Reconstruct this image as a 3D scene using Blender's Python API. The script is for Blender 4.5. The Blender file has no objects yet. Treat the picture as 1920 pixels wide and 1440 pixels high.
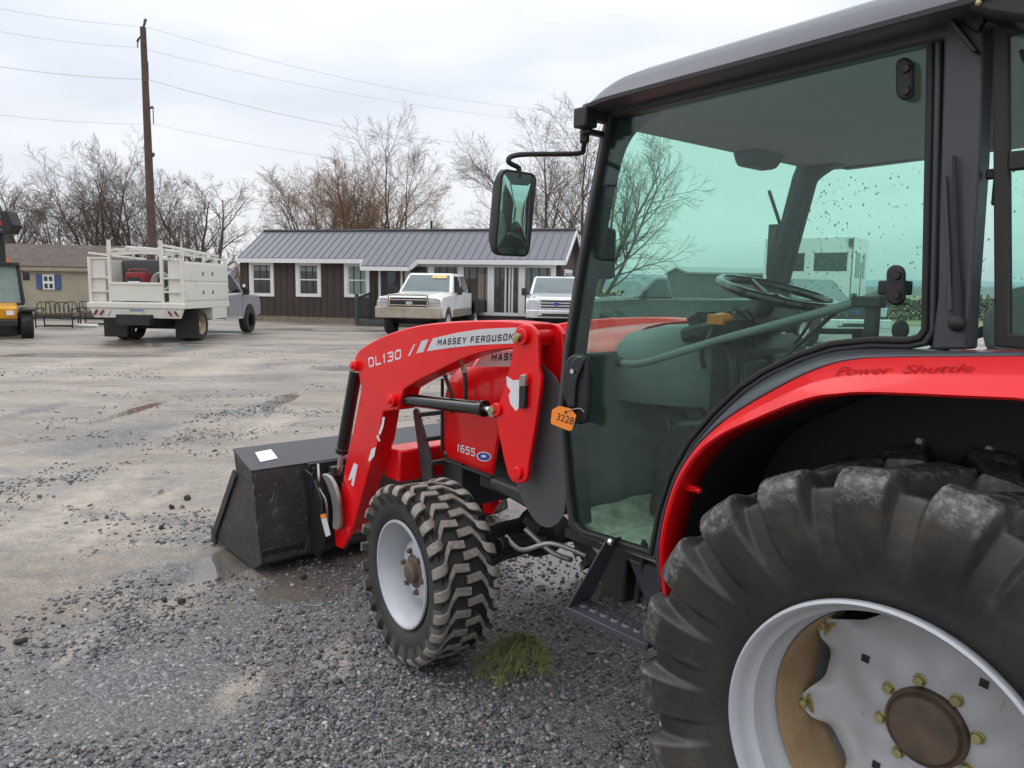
import bpy, bmesh, math, random
import numpy as np
from mathutils import Vector, Matrix, noise as mnoise
R = math.radians
scene = bpy.context.scene
COL = scene.collection
rng = random.Random(7)

# ---------------------------------------------------------------- camera
CAM = (-0.6261, 2.3428, 1.5458); YAW, PITCH, ROLL, FOC = -0.7012, 0.1265, 0.0159, 1432.7
_F = Vector((math.cos(YAW)*math.cos(PITCH), math.sin(YAW)*math.cos(PITCH), -math.sin(PITCH)))
_R0 = Vector((math.sin(YAW), -math.cos(YAW), 0)); _U0 = _R0.cross(_F)
_R = math.cos(ROLL)*_R0 + math.sin(ROLL)*_U0; _U = -math.sin(ROLL)*_R0 + math.cos(ROLL)*_U0
cd = bpy.data.cameras.new('camera'); co = bpy.data.objects.new('camera', cd); COL.objects.link(co)
cd.sensor_width = 36; cd.lens = FOC/1920*36; cd.clip_start = 0.05; cd.clip_end = 9000
co.matrix_world = Matrix(((_R.x, _U.x, -_F.x, CAM[0]), (_R.y, _U.y, -_F.y, CAM[1]), (_R.z, _U.z, -_F.z, CAM[2]), (0, 0, 0, 1)))
scene.camera = co
scene.view_settings.view_transform = 'Standard'; scene.view_settings.look = 'None'
scene.view_settings.exposure = 0.0; scene.view_settings.gamma = 1.0
scene.render.film_transparent = False
scene.cycles.max_bounces = 10; scene.cycles.transparent_max_bounces = 24
scene.cycles.caustics_reflective = False; scene.cycles.caustics_refractive = False
scene.cycles.use_denoising = True

# ---------------------------------------------------------------- overcast sky and sun
wd = bpy.data.worlds.new("World"); scene.world = wd; wd.use_nodes = True
nt = wd.node_tree; N = nt.nodes; L = nt.links; N.clear()
SUN_EL, SUN_AZ = R(42), R(70)
sky = N.new('ShaderNodeTexSky'); sky.sky_type = 'NISHITA'; sky.sun_disc = False
sky.sun_elevation = SUN_EL; sky.sun_rotation = SUN_AZ
bg1 = N.new('ShaderNodeBackground'); bg1.inputs[1].default_value = 0.1; L.new(sky.outputs[0], bg1.inputs[0])
tc = N.new('ShaderNodeTexCoord'); mp = N.new('ShaderNodeMapping'); mp.inputs['Scale'].default_value = (1.0, 1.0, 3.6)
L.new(tc.outputs['Generated'], mp.inputs[0])
nz = N.new('ShaderNodeTexNoise'); nz.inputs['Scale'].default_value = 1.7; nz.inputs['Detail'].default_value = 5; nz.inputs['Roughness'].default_value = .5
nz.inputs['Distortion'].default_value = .4
L.new(mp.outputs[0], nz.inputs[0])
rp = N.new('ShaderNodeValToRGB')
e = rp.color_ramp.elements
e[0].position = .32; e[0].color = (.60, .635, .71, 1)
e[1].position = .64; e[1].color = (.92, .93, .95, 1)
L.new(nz.outputs['Fac'], rp.inputs[0])
sx = N.new('ShaderNodeSeparateXYZ'); L.new(tc.outputs['Generated'], sx.inputs[0])
mr = N.new('ShaderNodeMapRange'); mr.inputs['From Min'].default_value = 0.0; mr.inputs['From Max'].default_value = 1.0
mr.inputs['To Min'].default_value = 1.02; mr.inputs['To Max'].default_value = 2.6
L.new(sx.outputs[2], mr.inputs[0])
bg2 = N.new('ShaderNodeBackground'); L.new(rp.outputs[0], bg2.inputs[0]); L.new(mr.outputs[0], bg2.inputs[1])
mixs = N.new('ShaderNodeMixShader'); mixs.inputs[0].default_value = .92
L.new(bg1.outputs[0], mixs.inputs[1]); L.new(bg2.outputs[0], mixs.inputs[2])
wo = N.new('ShaderNodeOutputWorld'); L.new(mixs.outputs[0], wo.inputs[0])
sl = bpy.data.lights.new('sun', 'SUN'); sl.energy = 0.6; sl.angle = R(35); sl.color = (1, .97, .93)
so = bpy.data.objects.new('sun', sl); COL.objects.link(so)
# azimuth measured like the sky node: rotation 0 = +Y, growing towards +X
_sd = Vector((math.sin(SUN_AZ)*math.cos(SUN_EL), math.cos(SUN_AZ)*math.cos(SUN_EL), math.sin(SUN_EL)))
so.rotation_euler = _sd.to_track_quat('Z', 'Y').to_euler(); so.location = (0, 0, 30)

# ---------------------------------------------------------------- pixel -> place helpers (photo is 1920x1440)
def _ray(a):
    return _F + (a[0]-960)/FOC*_R - (a[1]-720)/FOC*_U
def onp(ax, val, *pts):
    out = []
    for a in pts:
        d = _ray(a); t = (val-CAM[ax])/d[ax]; out.append(Vector(CAM)+t*d)
    return out
def Y(val, *pts): return onp(1, val, *pts)
def X(val, *pts): return onp(0, val, *pts)
def Z(val, *pts): return onp(2, val, *pts)
def at(px, py, dep):                      # point on the pixel's ray at a depth along the view axis
    d = _ray((px, py)); return Vector(CAM)+dep*d
_Rh = Vector((math.sin(YAW), -math.cos(YAW), 0)); _Fh = Vector((math.cos(YAW), math.sin(YAW), 0))
def W(lat, dep, z=0.):                    # metres to the right of / away from the camera, on the ground
    return Vector((CAM[0], CAM[1], 0))+lat*_Rh+dep*_Fh+Vector((0, 0, z))
def head(lat, dep):                       # heading angle for a direction given as right / away
    v = lat*_Rh+dep*_Fh; return math.atan2(v.y, v.x)

# ---------------------------------------------------------------- materials
def _n(nt, t, **kw):
    n = nt.nodes.new(t)
    for k, v in kw.items(): setattr(n, k, v)
    return n
def mat(name, base, rough=.5, metal=0., var=.12, vscale=6., bump=0., bscale=60., coat=0., dirt=None, dscale=3., damt=.5, spec=.5, rvar=.1):
    m = bpy.data.materials.new(name); m.use_nodes = True
    nt = m.node_tree; b = nt.nodes['Principled BSDF']
    tc = _n(nt, 'ShaderNodeTexCoord')
    nz = _n(nt, 'ShaderNodeTexNoise'); nz.inputs['Scale'].default_value = vscale; nz.inputs['Detail'].default_value = 6
    nt.links.new(tc.outputs['Object'], nz.inputs[0])
    r = _n(nt, 'ShaderNodeValToRGB'); e = r.color_ramp.elements
    c = Vector(base[:3])
    e[0].position = .3; e[0].color = (*(c*(1-var)), 1); e[1].position = .7; e[1].color = (*(c*(1+var)), 1)
    nt.links.new(nz.outputs['Fac'], r.inputs[0])
    out = r.outputs[0]
    if dirt:
        n2 = _n(nt, 'ShaderNodeTexNoise'); n2.inputs['Scale'].default_value = dscale; n2.inputs['Detail'].default_value = 9; n2.inputs['Roughness'].default_value = .65
        nt.links.new(tc.outputs['Object'], n2.inputs[0])
        r2 = _n(nt, 'ShaderNodeValToRGB'); r2.color_ramp.elements[0].position = .66-.3*damt; r2.color_ramp.elements[1].position = .9-.2*damt
        nt.links.new(n2.outputs['Fac'], r2.inputs[0])
        mx = _n(nt, 'ShaderNodeMixRGB'); mx.inputs[2].default_value = (*dirt, 1)
        nt.links.new(r2.outputs[0], mx.inputs[0]); nt.links.new(out, mx.inputs[1]); out = mx.outputs[0]
    nt.links.new(out, b.inputs['Base Color'])
    mr = _n(nt, 'ShaderNodeMapRange'); mr.inputs['To Min'].default_value = max(.02, rough-rvar); mr.inputs['To Max'].default_value = min(1, rough+rvar)
    nt.links.new(nz.outputs['Fac'], mr.inputs[0]); nt.links.new(mr.outputs[0], b.inputs['Roughness'])
    b.inputs['Metallic'].default_value = metal; b.inputs['Coat Weight'].default_value = coat; b.inputs['Coat Roughness'].default_value = .06
    b.inputs['Specular IOR Level'].default_value = spec
    if bump:
        n3 = _n(nt, 'ShaderNodeTexNoise'); n3.inputs['Scale'].default_value = bscale; n3.inputs['Detail'].default_value = 4
        nt.links.new(tc.outputs['Object'], n3.inputs[0])
        bp = _n(nt, 'ShaderNodeBump'); bp.inputs['Strength'].default_value = bump; bp.inputs['Distance'].default_value = .01
        nt.links.new(n3.outputs['Fac'], bp.inputs['Height']); nt.links.new(bp.outputs[0], b.inputs['Normal'])
    return m
def glass(name, tint, ior=1.37, rough=.0):
    m = bpy.data.materials.new(name); m.use_nodes = True; nt = m.node_tree; nt.nodes.clear()
    t = _n(nt, 'ShaderNodeBsdfTransparent'); t.inputs[0].default_value = (*tint, 1)
    g = _n(nt, 'ShaderNodeBsdfGlossy'); g.inputs['Roughness'].default_value = rough; g.inputs['Color'].default_value = (.95, 1, .98, 1)
    f = _n(nt, 'ShaderNodeFresnel'); ge = _n(nt, 'ShaderNodeNewGeometry'); mi = _n(nt, 'ShaderNodeMix'); mi.inputs[2].default_value = ior; mi.inputs[3].default_value = 1/ior
    nt.links.new(ge.outputs['Backfacing'], mi.inputs[0]); nt.links.new(mi.outputs[0], f.inputs[0])   # same reflectance on both faces of a pane
    mx = _n(nt, 'ShaderNodeMixShader'); o = _n(nt, 'ShaderNodeOutputMaterial')
    nt.links.new(f.outputs[0], mx.inputs[0]); nt.links.new(t.outputs[0], mx.inputs[1]); nt.links.new(g.outputs[0], mx.inputs[2]); nt.links.new(mx.outputs[0], o.inputs[0])
    return m

# ---------------------------------------------------------------- mesh builder
class MB:
    def __init__(s): s.v = []; s.f = []
    def add(s, vs, fs):
        o = len(s.v); s.v += [tuple(a) for a in vs]; s.f += [tuple(i+o for i in f) for f in fs]; return s
    def hexa(s, p):                       # 8 points: bottom 4 ccw, top 4 ccw
        return s.add(p, [(3, 2, 1, 0), (4, 5, 6, 7), (0, 1, 5, 4), (1, 2, 6, 5), (2, 3, 7, 6), (3, 0, 4, 7)])
    def box(s, c, d, rot=None):
        x, y, z = d[0]/2, d[1]/2, d[2]/2
        p = [Vector(q) for q in ((-x, -y, -z), (x, -y, -z), (x, y, -z), (-x, y, -z), (-x, -y, z), (x, -y, z), (x, y, z), (-x, y, z))]
        if rot is not None: p = [rot @ q for q in p]
        c = Vector(c); return s.hexa([q+c for q in p])
    def bar(s, a, b, w, h, up=(0, 0, 1)): # rectangular bar between two points
        a, b = Vector(a), Vector(b); d = (b-a).normalized(); u = Vector(up)
        if abs(d.dot(u)) > .98: u = Vector((0, 1, 0))
        sd = d.cross(u).normalized(); u = sd.cross(d)
        k = [(-w/2, -h/2), (w/2, -h/2), (w/2, h/2), (-w/2, h/2)]
        return s.hexa([a+sd*i+u*j for i, j in k]+[b+sd*i+u*j for i, j in k])
    def prism(s, poly, vec):
        n = len(poly); vec = Vector(vec); a = [Vector(p) for p in poly]
        vs = a+[p+vec for p in a]
        fs = [tuple(range(n))[::-1], tuple(range(n, 2*n))]+[(i, (i+1) % n, n+(i+1) % n, n+i) for i in range(n)]
        return s.add(vs, fs)
    def ring(s, outer, inner, vec):       # flat ring between two outlines of the same length
        n = len(outer); vec = Vector(vec); o = [Vector(p) for p in outer]; i_ = [Vector(p) for p in inner]
        vs = o+i_+[p+vec for p in o]+[p+vec for p in i_]; fs = []
        for k in range(n):
            j = (k+1) % n
            fs += [(k, j, n+j, n+k), (2*n+k, 3*n+k, 3*n+j, 2*n+j), (k, 2*n+k, 2*n+j, j), (n+k, n+j, 3*n+j, 3*n+k)]
        return s.add(vs, fs)
    def tube(s, path, r, n=12, caps=True, closed=False):
        P = [Vector(p) for p in path]; m = len(P); rr = r if hasattr(r, '__len__') else [r]*m
        vs = []; nrm = None
        for i in range(m):
            a = P[i-1] if (i > 0 or closed) else P[i]; b = P[(i+1) % m] if (i < m-1 or closed) else P[i]
            d = (b-a).normalized()
            if nrm is None:
                nrm = d.orthogonal().normalized()
            else:
                nrm = (nrm-d*nrm.dot(d)).normalized()
            bn = d.cross(nrm)
            vs += [P[i]+rr[i]*(math.cos(2*math.pi*k/n)*nrm+math.sin(2*math.pi*k/n)*bn) for k in range(n)]
        fs = []
        for i in range(m if closed else m-1):
            j = (i+1) % m
            for k in range(n):
                l = (k+1) % n; fs.append((i*n+k, i*n+l, j*n+l, j*n+k))
        if caps and not closed: fs += [tuple(range(n))[::-1], tuple(range((m-1)*n, m*n))]
        return s.add(vs, fs)
    def cyl(s, a, b, r, n=16, r2=None): return s.tube([a, b], [r, r if r2 is None else r2], n)
    def lathe(s, prof, c, ax, n=48, closed=False):   # prof: (radius, height along axis)
        c = Vector(c); ax = Vector(ax).normalized(); u = Vector((0, 0, 1)) if abs(ax.z) < .9 else Vector((1, 0, 0))
        u = (u-ax*u.dot(ax)).normalized(); w = ax.cross(u); vs = []; m = len(prof)
        for k in range(n):
            t = 2*math.pi*k/n; d = math.cos(t)*u+math.sin(t)*w
            vs += [c+d*q[0]+ax*q[1] for q in prof]
        fs = []
        for k in range(n):
            l = (k+1) % n
            for i in range(m if closed else m-1):
                j = (i+1) % m; fs.append((k*m+i, k*m+j, l*m+j, l*m+i))
        return s.add(vs, fs)
    def ball(s, c, r, n=10, sc=(1, 1, 1)):
        c = Vector(c); vs = []; fs = []
        for i in range(n+1):
            a = math.pi*i/n
            for k in range(2*n):
                b = math.pi*k/n; vs.append(c+Vector((r*sc[0]*math.sin(a)*math.cos(b), r*sc[1]*math.sin(a)*math.sin(b), r*sc[2]*math.cos(a))))
        for i in range(n):
            for k in range(2*n):
                l = (k+1) % (2*n); fs.append((i*2*n+k, (i+1)*2*n+k, (i+1)*2*n+l, i*2*n+l))
        return s.add(vs, fs)
    def mirror(s):
        s.v = [(x, -y, z) for x, y, z in s.v]; s.f = [tuple(reversed(f)) for f in s.f]; return s
    def build(s, name, m, parent=None, bevel=0., smooth=35, loc=None, seg=2, weld=False):
        me = bpy.data.meshes.new(name); me.from_pydata(s.v, [], s.f); me.validate()
        bm = bmesh.new(); bm.from_mesh(me)
        if weld: bmesh.ops.remove_doubles(bm, verts=bm.verts, dist=1e-5)
        bmesh.ops.recalc_face_normals(bm, faces=bm.faces); bm.to_mesh(me); bm.free()
        if smooth:
            me.polygons.foreach_set('use_smooth', [True]*len(me.polygons)); me.set_sharp_from_angle(angle=R(smooth))
        me.materials.append(m)
        o = bpy.data.objects.new(name, me); COL.objects.link(o)
        if parent is not None: o.parent = parent
        if loc is not None: o.location = loc
        if bevel:
            b = o.modifiers.new('bevel', 'BEVEL'); b.width = bevel; b.segments = seg; b.limit_method = 'ANGLE'; b.angle_limit = R(40)
        return o
def empty(name, loc=(0, 0, 0), rz=0.):
    o = bpy.data.objects.new(name, None); COL.objects.link(o); o.location = loc; o.rotation_euler = (0, 0, rz); o.empty_display_size = .2; return o
def tag(o, label=None, cat=None, group=None, kind=None):
    for k, v in (('label', label), ('category', cat), ('group', group), ('kind', kind)):
        if v: o[k] = v
    return o
def dup(o, parent=None):
    c = o.copy(); COL.objects.link(c); c.parent = parent
    for ch in list(o.children): dup(ch, c)
    return c
def cr(pts, n=6, closed=False):           # Catmull-Rom through the points
    P = [Vector(p) for p in pts]; m = len(P); out = []
    for i in range(m if closed else m-1):
        g = lambda k: P[k % m] if closed else P[max(0, min(m-1, k))]
        a, b, c, d = g(i-1), g(i), g(i+1), g(i+2)
        for k in range(n):
            t = k/n; out.append(.5*((2*b)+(c-a)*t+(2*a-5*b+4*c-d)*t*t+(3*b-a-3*c+d)*t**3))
    if not closed: out.append(P[-1])
    return out
def inset(poly, d, ax=1):                 # shrink a planar outline lying across axis ax
    i, j = [(1, 2), (0, 2), (0, 1)][ax]; n = len(poly); A = 0
    for k in range(n): A += poly[k][i]*poly[(k+1) % n][j]-poly[(k+1) % n][i]*poly[k][j]
    sg = 1 if A > 0 else -1; out = []
    for k in range(n):
        p, q, r = poly[k-1], poly[k], poly[(k+1) % n]
        e1 = Vector((q[i]-p[i], q[j]-p[j])); e2 = Vector((r[i]-q[i], r[j]-q[j]))
        if e1.length < 1e-9: e1 = e2
        if e2.length < 1e-9: e2 = e1
        e1.normalize(); e2.normalize()
        n1 = Vector((-e1.y, e1.x))*sg; n2 = Vector((-e2.y, e2.x))*sg; nn = n1+n2
        if nn.length < 1e-6: nn = n1
        nn.normalize(); nn = nn*(d/max(.45, nn.dot(n1))); v = Vector(q); v[i] += nn.x; v[j] += nn.y; out.append(v)
    return out
def text(name, s, quad, m, parent, lift=(0, 0, 0), bold=0., shear=0., thick=.0008):   # lettering fitted into a quad: bl, br, tr, tl
    cu = bpy.data.curves.new('t', 'FONT'); cu.body = s; cu.offset = bold; cu.shear = shear; cu.resolution_u = 3
    ob = bpy.data.objects.new('t', cu); COL.objects.link(ob)
    dg = bpy.context.evaluated_depsgraph_get(); me = bpy.data.meshes.new_from_object(ob.evaluated_get(dg))
    bpy.data.objects.remove(ob)
    vs = np.array([v.co[:] for v in me.vertices]); lo = vs.min(0); hi = vs.max(0)
    bl, br, tr, tl = [Vector(q) for q in quad]; nrm = (br-bl).cross(tl-bl).normalized()*thick; lift = Vector(lift)
    for v in me.vertices:
        a = (v.co.x-lo[0])/(hi[0]-lo[0]); b = (v.co.y-lo[1])/(hi[1]-lo[1])
        v.co = (bl*(1-a)+br*a)*(1-b)+(tl*(1-a)+tr*a)*b+nrm+lift
    me.name = name; me.materials.clear(); me.materials.append(m)
    o = bpy.data.objects.new(name, me); COL.objects.link(o); o.parent = parent; return o

# ---------------------------------------------------------------- shared materials
M = {}
M['red'] = mat('red_paint', (.80, .002, .006), .30, var=.05, vscale=3, coat=.3, rvar=.06, spec=.35, bump=.015, bscale=12, dirt=(.56, .012, .016), dscale=2.5, damt=.5)
def scratches(m, colr, sc=(3, 30, 30), thr=.66, amt=.7, scale=2.2):   # thin wear marks with a shape of their own
    nt = m.node_tree; b = nt.nodes['Principled BSDF']; src = b.inputs['Base Color'].links[0].from_socket
    tc = _n(nt, 'ShaderNodeTexCoord'); out = src
    for rot in ((.3, .5, .2), (1.2, .2, 1.4), (.2, 1.9, .7)):
        mp = _n(nt, 'ShaderNodeMapping'); mp.inputs['Rotation'].default_value = rot; mp.inputs['Scale'].default_value = sc; mp.vector_type = 'POINT'
        r0 = _n(nt, 'ShaderNodeMapping'); r0.inputs['Rotation'].default_value = rot; nt.links.new(tc.outputs['Object'], r0.inputs[0]); mp.inputs['Rotation'].default_value = (0, 0, 0); nt.links.new(r0.outputs[0], mp.inputs[0])
        nz = _n(nt, 'ShaderNodeTexNoise'); nz.inputs['Scale'].default_value = scale; nz.inputs['Detail'].default_value = 3; nt.links.new(mp.outputs[0], nz.inputs[0])
        r = _n(nt, 'ShaderNodeMapRange'); r.inputs['From Min'].default_value = thr; r.inputs['From Max'].default_value = thr+.04; r.inputs['To Max'].default_value = amt; nt.links.new(nz.outputs['Fac'], r.inputs[0])
        mx = _n(nt, 'ShaderNodeMixRGB'); mx.inputs[2].default_value = (*colr, 1); nt.links.new(r.outputs[0], mx.inputs[0]); nt.links.new(out, mx.inputs[1]); out = mx.outputs[0]
    nt.links.new(out, b.inputs['Base Color'])
M['black'] = mat('black_metal', (.012, .012, .013), .5, var=.25, bump=.05)
M['blackgloss'] = mat('black_gloss', (.009, .009, .010), .2, var=.2, coat=.3)
M['plastic'] = mat('black_plastic', (.016, .016, .018), .62, var=.2, bump=.06, bscale=200)
M['rubber'] = mat('rubber_seal', (.014, .013, .013), .6, var=.2)
M['cab'] = mat('cab_grey', (.052, .053, .064), .42, var=.06, bump=.03, bscale=150)
M['roof'] = mat('roof_grey', (.085, .085, .10), .38, var=.06, bump=.03, bscale=200)
M['grey'] = mat('panel_grey', (.085, .085, .09), .5, var=.06)
M['castgrey'] = mat('cast_grey', (.05, .052, .055), .6, var=.2, bump=.2, bscale=40, dirt=(.09, .075, .06), damt=.5)
M['bucket'] = mat('bucket_black', (.020, .0195, .019), .5, var=.3, vscale=5, bump=.06, bscale=30, dirt=(.055, .05, .045), dscale=5, damt=.5)
M['bucketskylit'] = mat('bucket_top_sky_lit', (.042, .042, .047), .42, var=.15, bump=.04, dirt=(.06, .058, .055), dscale=8, damt=.4)  # bucket black lightened to grey: sky reflected on the top plate, put into colour
M['chrome'] = mat('chrome', (.75, .76, .78), .16, metal=1, var=.04)
M['steel'] = mat('worn_steel', (.36, .35, .33), .45, metal=.7, var=.2, bump=.1)
M['brass'] = mat('zinc_yellow', (.44, .40, .18), .4, metal=.7, var=.25, vscale=40)
M['rust'] = mat('rusty_iron', (.11, .078, .055), .55, var=.4, vscale=14, bump=.2, dirt=(.19, .105, .05), dscale=9, damt=.45)
M['rim'] = mat('silver_rim', (.49, .505, .53), .42, metal=.1, var=.04, vscale=3, bump=.02, dirt=(.42, .40, .36), dscale=4, damt=.25)
M['tan'] = mat('dried_mud_tan', (.42, .29, .16), .8, var=.2, vscale=10, dirt=(.28, .17, .08), dscale=6)
M['white'] = mat('white_decal', (.72, .72, .74), .4, var=.03)
M['silverdecal'] = mat('silver_decal', (.60, .60, .62), .35, var=.06, vscale=2)
M['ink'] = mat('black_ink', (.015, .015, .018), .5, var=.1)
M['fadedink'] = mat('faded_ink', (.40, .010, .014), .45, var=.4, vscale=60)
M['orange'] = mat('orange_card', (.95, .26, .03), .6, var=.05)
M['headliner'] = mat('headliner', (.42, .43, .43), .85, var=.05, bump=.1, bscale=300)
M['trim'] = mat('cab_trim', (.13, .135, .14), .7, var=.1, bump=.05, bscale=200)
M['darktrim'] = mat('dark_trim', (.045, .046, .05), .6, var=.1)
M['dash'] = mat('dash_grey', (.17, .18, .185), .5, var=.15, bump=.06, bscale=150)
M['mat'] = mat('floor_mat', (.50, .485, .37), .9, var=.3, vscale=25, bump=.5, bscale=50, dirt=(.2, .17, .11), dscale=12)
M['blue'] = mat('blue_badge', (.03, .04, .32), .4, var=.05)
M['cabglass'] = glass('tinted_cab_glass', (.83, .966, .92))
M['clear'] = glass('house_glass', (.55, .6, .6), 1.5)
M['mirror'] = mat('mirror_glass', (.72, .78, .78), .02, metal=1, var=.01, rvar=.0)
M['hose'] = mat('hose', (.02, .02, .02), .45, var=.2)
M['dropm'] = mat('water_drop', (.75, .8, .8), .1, var=.05)
M['amber'] = mat('amber_lens', (.75, .20, .02), .3, var=.1)

scratches(M['bucket'], (.16, .145, .13)); scratches(M['bucketskylit'], (.12, .115, .11), thr=.69)
scratches(M['rim'], (.30, .24, .17), (6, 6, 25), .715, .45, 3.); scratches(M['red'], (.50, .02, .02), (4, 14, 14), .70, .5, 3.)
def tyre_mat(name, dust, amt, side, rough=.6, lo=.55, n0=.3, n1=.62):
    m = mat(name, (.030, .0285, .027), rough, var=.3, vscale=9, bump=.16, bscale=70, dirt=side, dscale=4, damt=.6)
    nt = m.node_tree; b = nt.nodes['Principled BSDF']; src = b.inputs['Base Color'].links[0].from_socket
    a = _n(nt, 'ShaderNodeAttribute', attribute_name='lug'); tc = _n(nt, 'ShaderNodeTexCoord')
    nz = _n(nt, 'ShaderNodeTexNoise'); nz.inputs['Scale'].default_value = 60; nz.inputs['Detail'].default_value = 8; nz.inputs['Roughness'].default_value = .75
    nt.links.new(tc.outputs['Object'], nz.inputs[0])
    mr = _n(nt, 'ShaderNodeMapRange'); mr.inputs['From Min'].default_value = n0; mr.inputs['From Max'].default_value = n1; mr.inputs['To Min'].default_value = amt*lo; mr.inputs['To Max'].default_value = amt
    nt.links.new(nz.outputs['Fac'], mr.inputs[0])
    ml = _n(nt, 'ShaderNodeMath', operation='MULTIPLY'); nt.links.new(a.outputs['Fac'], ml.inputs[0]); nt.links.new(mr.outputs[0], ml.inputs[1])
    mx = _n(nt, 'ShaderNodeMixRGB'); mx.inputs[2].default_value = (*dust, 1)
    nt.links.new(ml.outputs[0], mx.inputs[0]); nt.links.new(src, mx.inputs[1]); nt.links.new(mx.outputs[0], b.inputs['Base Color'])
    return m
M['tyref'] = tyre_mat('tyre_dusty_lugs', (.31, .275, .235), 1., (.06, .052, .045), .62, .35, .3, .6)
M['tyrer'] = tyre_mat('tyre_muddy', (.34, .335, .33), .7, (.105, .088, .068), .45, .05, .46, .72)

def tyre(name, m, parent, Rt, rb, Wd, nlug, depth, hw, off, soft, fade, nth, flip=1, sd=8):
    """lugged tyre around the local Y axis; off(v): lug centre line in metres along the tread"""
    h = Wd/2; sh = Rt-rb
    prof = [(.80*h, rb-.012), (.88*h, rb+.01), (.97*h, rb+.25*sh), (1.0*h, rb+.5*sh), (.97*h, rb+.74*sh), (.90*h, rb+.88*sh), (.70*h, Rt-depth*1.05), (.35*h, Rt-depth*.97), (0, Rt-depth*.95)]
    prof = prof+[(-a, b) for a, b in prof[-2::-1]]
    P = np.array([q[:2] for q in cr([(a, b, 0) for a, b in prof], sd)])
    T = np.gradient(P, axis=0); T /= np.linalg.norm(T, axis=1)[:, None]; Nn = np.stack([-T[:, 1], T[:, 0]], 1)
    if Nn[len(P)//2, 1] < 0: Nn = -Nn
    th = np.linspace(0, 2*np.pi, nth, endpoint=False); pitch = 2*np.pi*Rt/nlug
    v = P[:, 0]/h; av = np.clip(np.abs(v), 0, 1)
    tread = np.clip((P[:, 1]-(Rt-depth-fade))/fade, 0, 1)**1.3
    LUG = np.zeros((nth, len(P)))
    for side in (1, -1):
        vv = side*v
        c = np.array([off(q) for q in vv]); inside = np.clip((vv+.08)/.03, 0, 1)
        s = th[:, None]*Rt-c[None, :]-(0 if side == 1 else pitch/2)
        dd = np.abs((s+pitch/2) % pitch-pitch/2)
        wv = hw*(1+.25*np.clip((np.abs(vv)-.55)/.45, 0, 1))
        k = np.clip((wv[None, :]+soft-dd)/(2*soft), 0, 1); k = k*k*(3-2*k)
        LUG = np.maximum(LUG, k*inside[None, :])
    disp = LUG*tread[None, :]*depth
    r = P[None, :, 1]+Nn[None, :, 1]*disp; y = P[None, :, 0]+Nn[None, :, 0]*disp
    lugtop = LUG*np.clip((LUG*tread[None, :]-.80)/.12, 0, 1)*np.clip((P[None, :, 1]-(Rt-depth-.03))/.012, 0, 1)
    Xc = np.stack([np.sin(th)[:, None]*r*flip, np.broadcast_to(y, r.shape), np.cos(th)[:, None]*r], -1).reshape(-1, 3)
    m_ = len(P); i = np.arange(nth)[:, None]; j = np.arange(m_-1)[None, :]; i2 = (i+1) % nth
    F = np.stack([i*m_+j, i*m_+j+1, i2*m_+j+1, i2*m_+j], -1).reshape(-1, 4)
    me = bpy.data.meshes.new(name); me.vertices.add(len(Xc)); me.vertices.foreach_set('co', Xc.reshape(-1)); me.loops.add(F.size); me.loops.foreach_set('vertex_index', F.reshape(-1)); me.polygons.add(len(F)); me.polygons.foreach_set('loop_start', np.arange(0, F.size, 4)); me.update(calc_edges=True)
    at_ = me.attributes.new('lug', 'FLOAT', 'POINT'); at_.data.foreach_set('value', lugtop.reshape(-1).astype(np.float32))
    bm = bmesh.new(); bm.from_mesh(me); bmesh.ops.recalc_face_normals(bm, faces=bm.faces); bm.to_mesh(me); bm.free()
    me.polygons.foreach_set('use_smooth', [True]*len(me.polygons)); me.set_sharp_from_angle(angle=R(50)); me.materials.append(m)
    o = bpy.data.objects.new(name, me); COL.objects.link(o); o.parent = parent; return o

GL = {'M': [[(0, 0), (0, 1), (.5, .4), (1, 1), (1, 0)]], 'A': [[(0, 0), (.42, 1), (.58, 1), (1, 0)], [(.2, .32), (.8, .32)]], 'S': [[(.95, .85), (.8, 1), (.15, 1), (0, .85), (0, .62), (.15, .5), (.85, .5), (1, .38), (1, .15), (.85, 0), (.15, 0), (0, .15)]],
      'E': [[(1, 1), (0, 1), (0, 0), (1, 0)], [(0, .5), (.85, .5)]], 'Y': [[(0, 1), (.5, .48), (1, 1)], [(.5, .48), (.5, 0)]], 'F': [[(1, 1), (0, 1), (0, 0)], [(0, .5), (.85, .5)]], 'R': [[(0, 0), (0, 1), (.85, 1), (1, .86), (1, .6), (.85, .46), (0, .46)], [(.5, .46), (1, 0)]],
      'G': [[(1, .85), (.85, 1), (.15, 1), (0, .85), (0, .15), (.15, 0), (.85, 0), (1, .15), (1, .48), (.6, .48)]], 'U': [[(0, 1), (0, .15), (.15, 0), (.85, 0), (1, .15), (1, 1)]], 'O': [[(.15, 0), (0, .15), (0, .85), (.15, 1), (.85, 1), (1, .85), (1, .15), (.85, 0), (.15, 0)]], 'N': [[(0, 0), (0, 1), (1, 0), (1, 1)]],
      'D': [[(0, 0), (0, 1), (.8, 1), (1, .82), (1, .18), (.8, 0), (0, 0)]], 'L': [[(0, 1), (0, 0), (1, 0)]], '1': [[(.2, .8), (.55, 1), (.55, 0)]], '3': [[(0, 1), (.85, 1), (1, .86), (1, .62), (.85, .52), (.3, .52)], [(.85, .52), (1, .4), (1, .14), (.85, 0), (0, 0)]],
      '0': [[(.15, 0), (0, .15), (0, .85), (.15, 1), (.85, 1), (1, .85), (1, .15), (.85, 0), (.15, 0)]], '6': [[(.9, 1), (.15, 1), (0, .85), (0, .15), (.15, 0), (.85, 0), (1, .15), (1, .42), (.85, .55), (0, .55)]], '5': [[(1, 1), (0, 1), (0, .55), (.85, .55), (1, .42), (1, .15), (.85, 0), (0, 0)]]}
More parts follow.
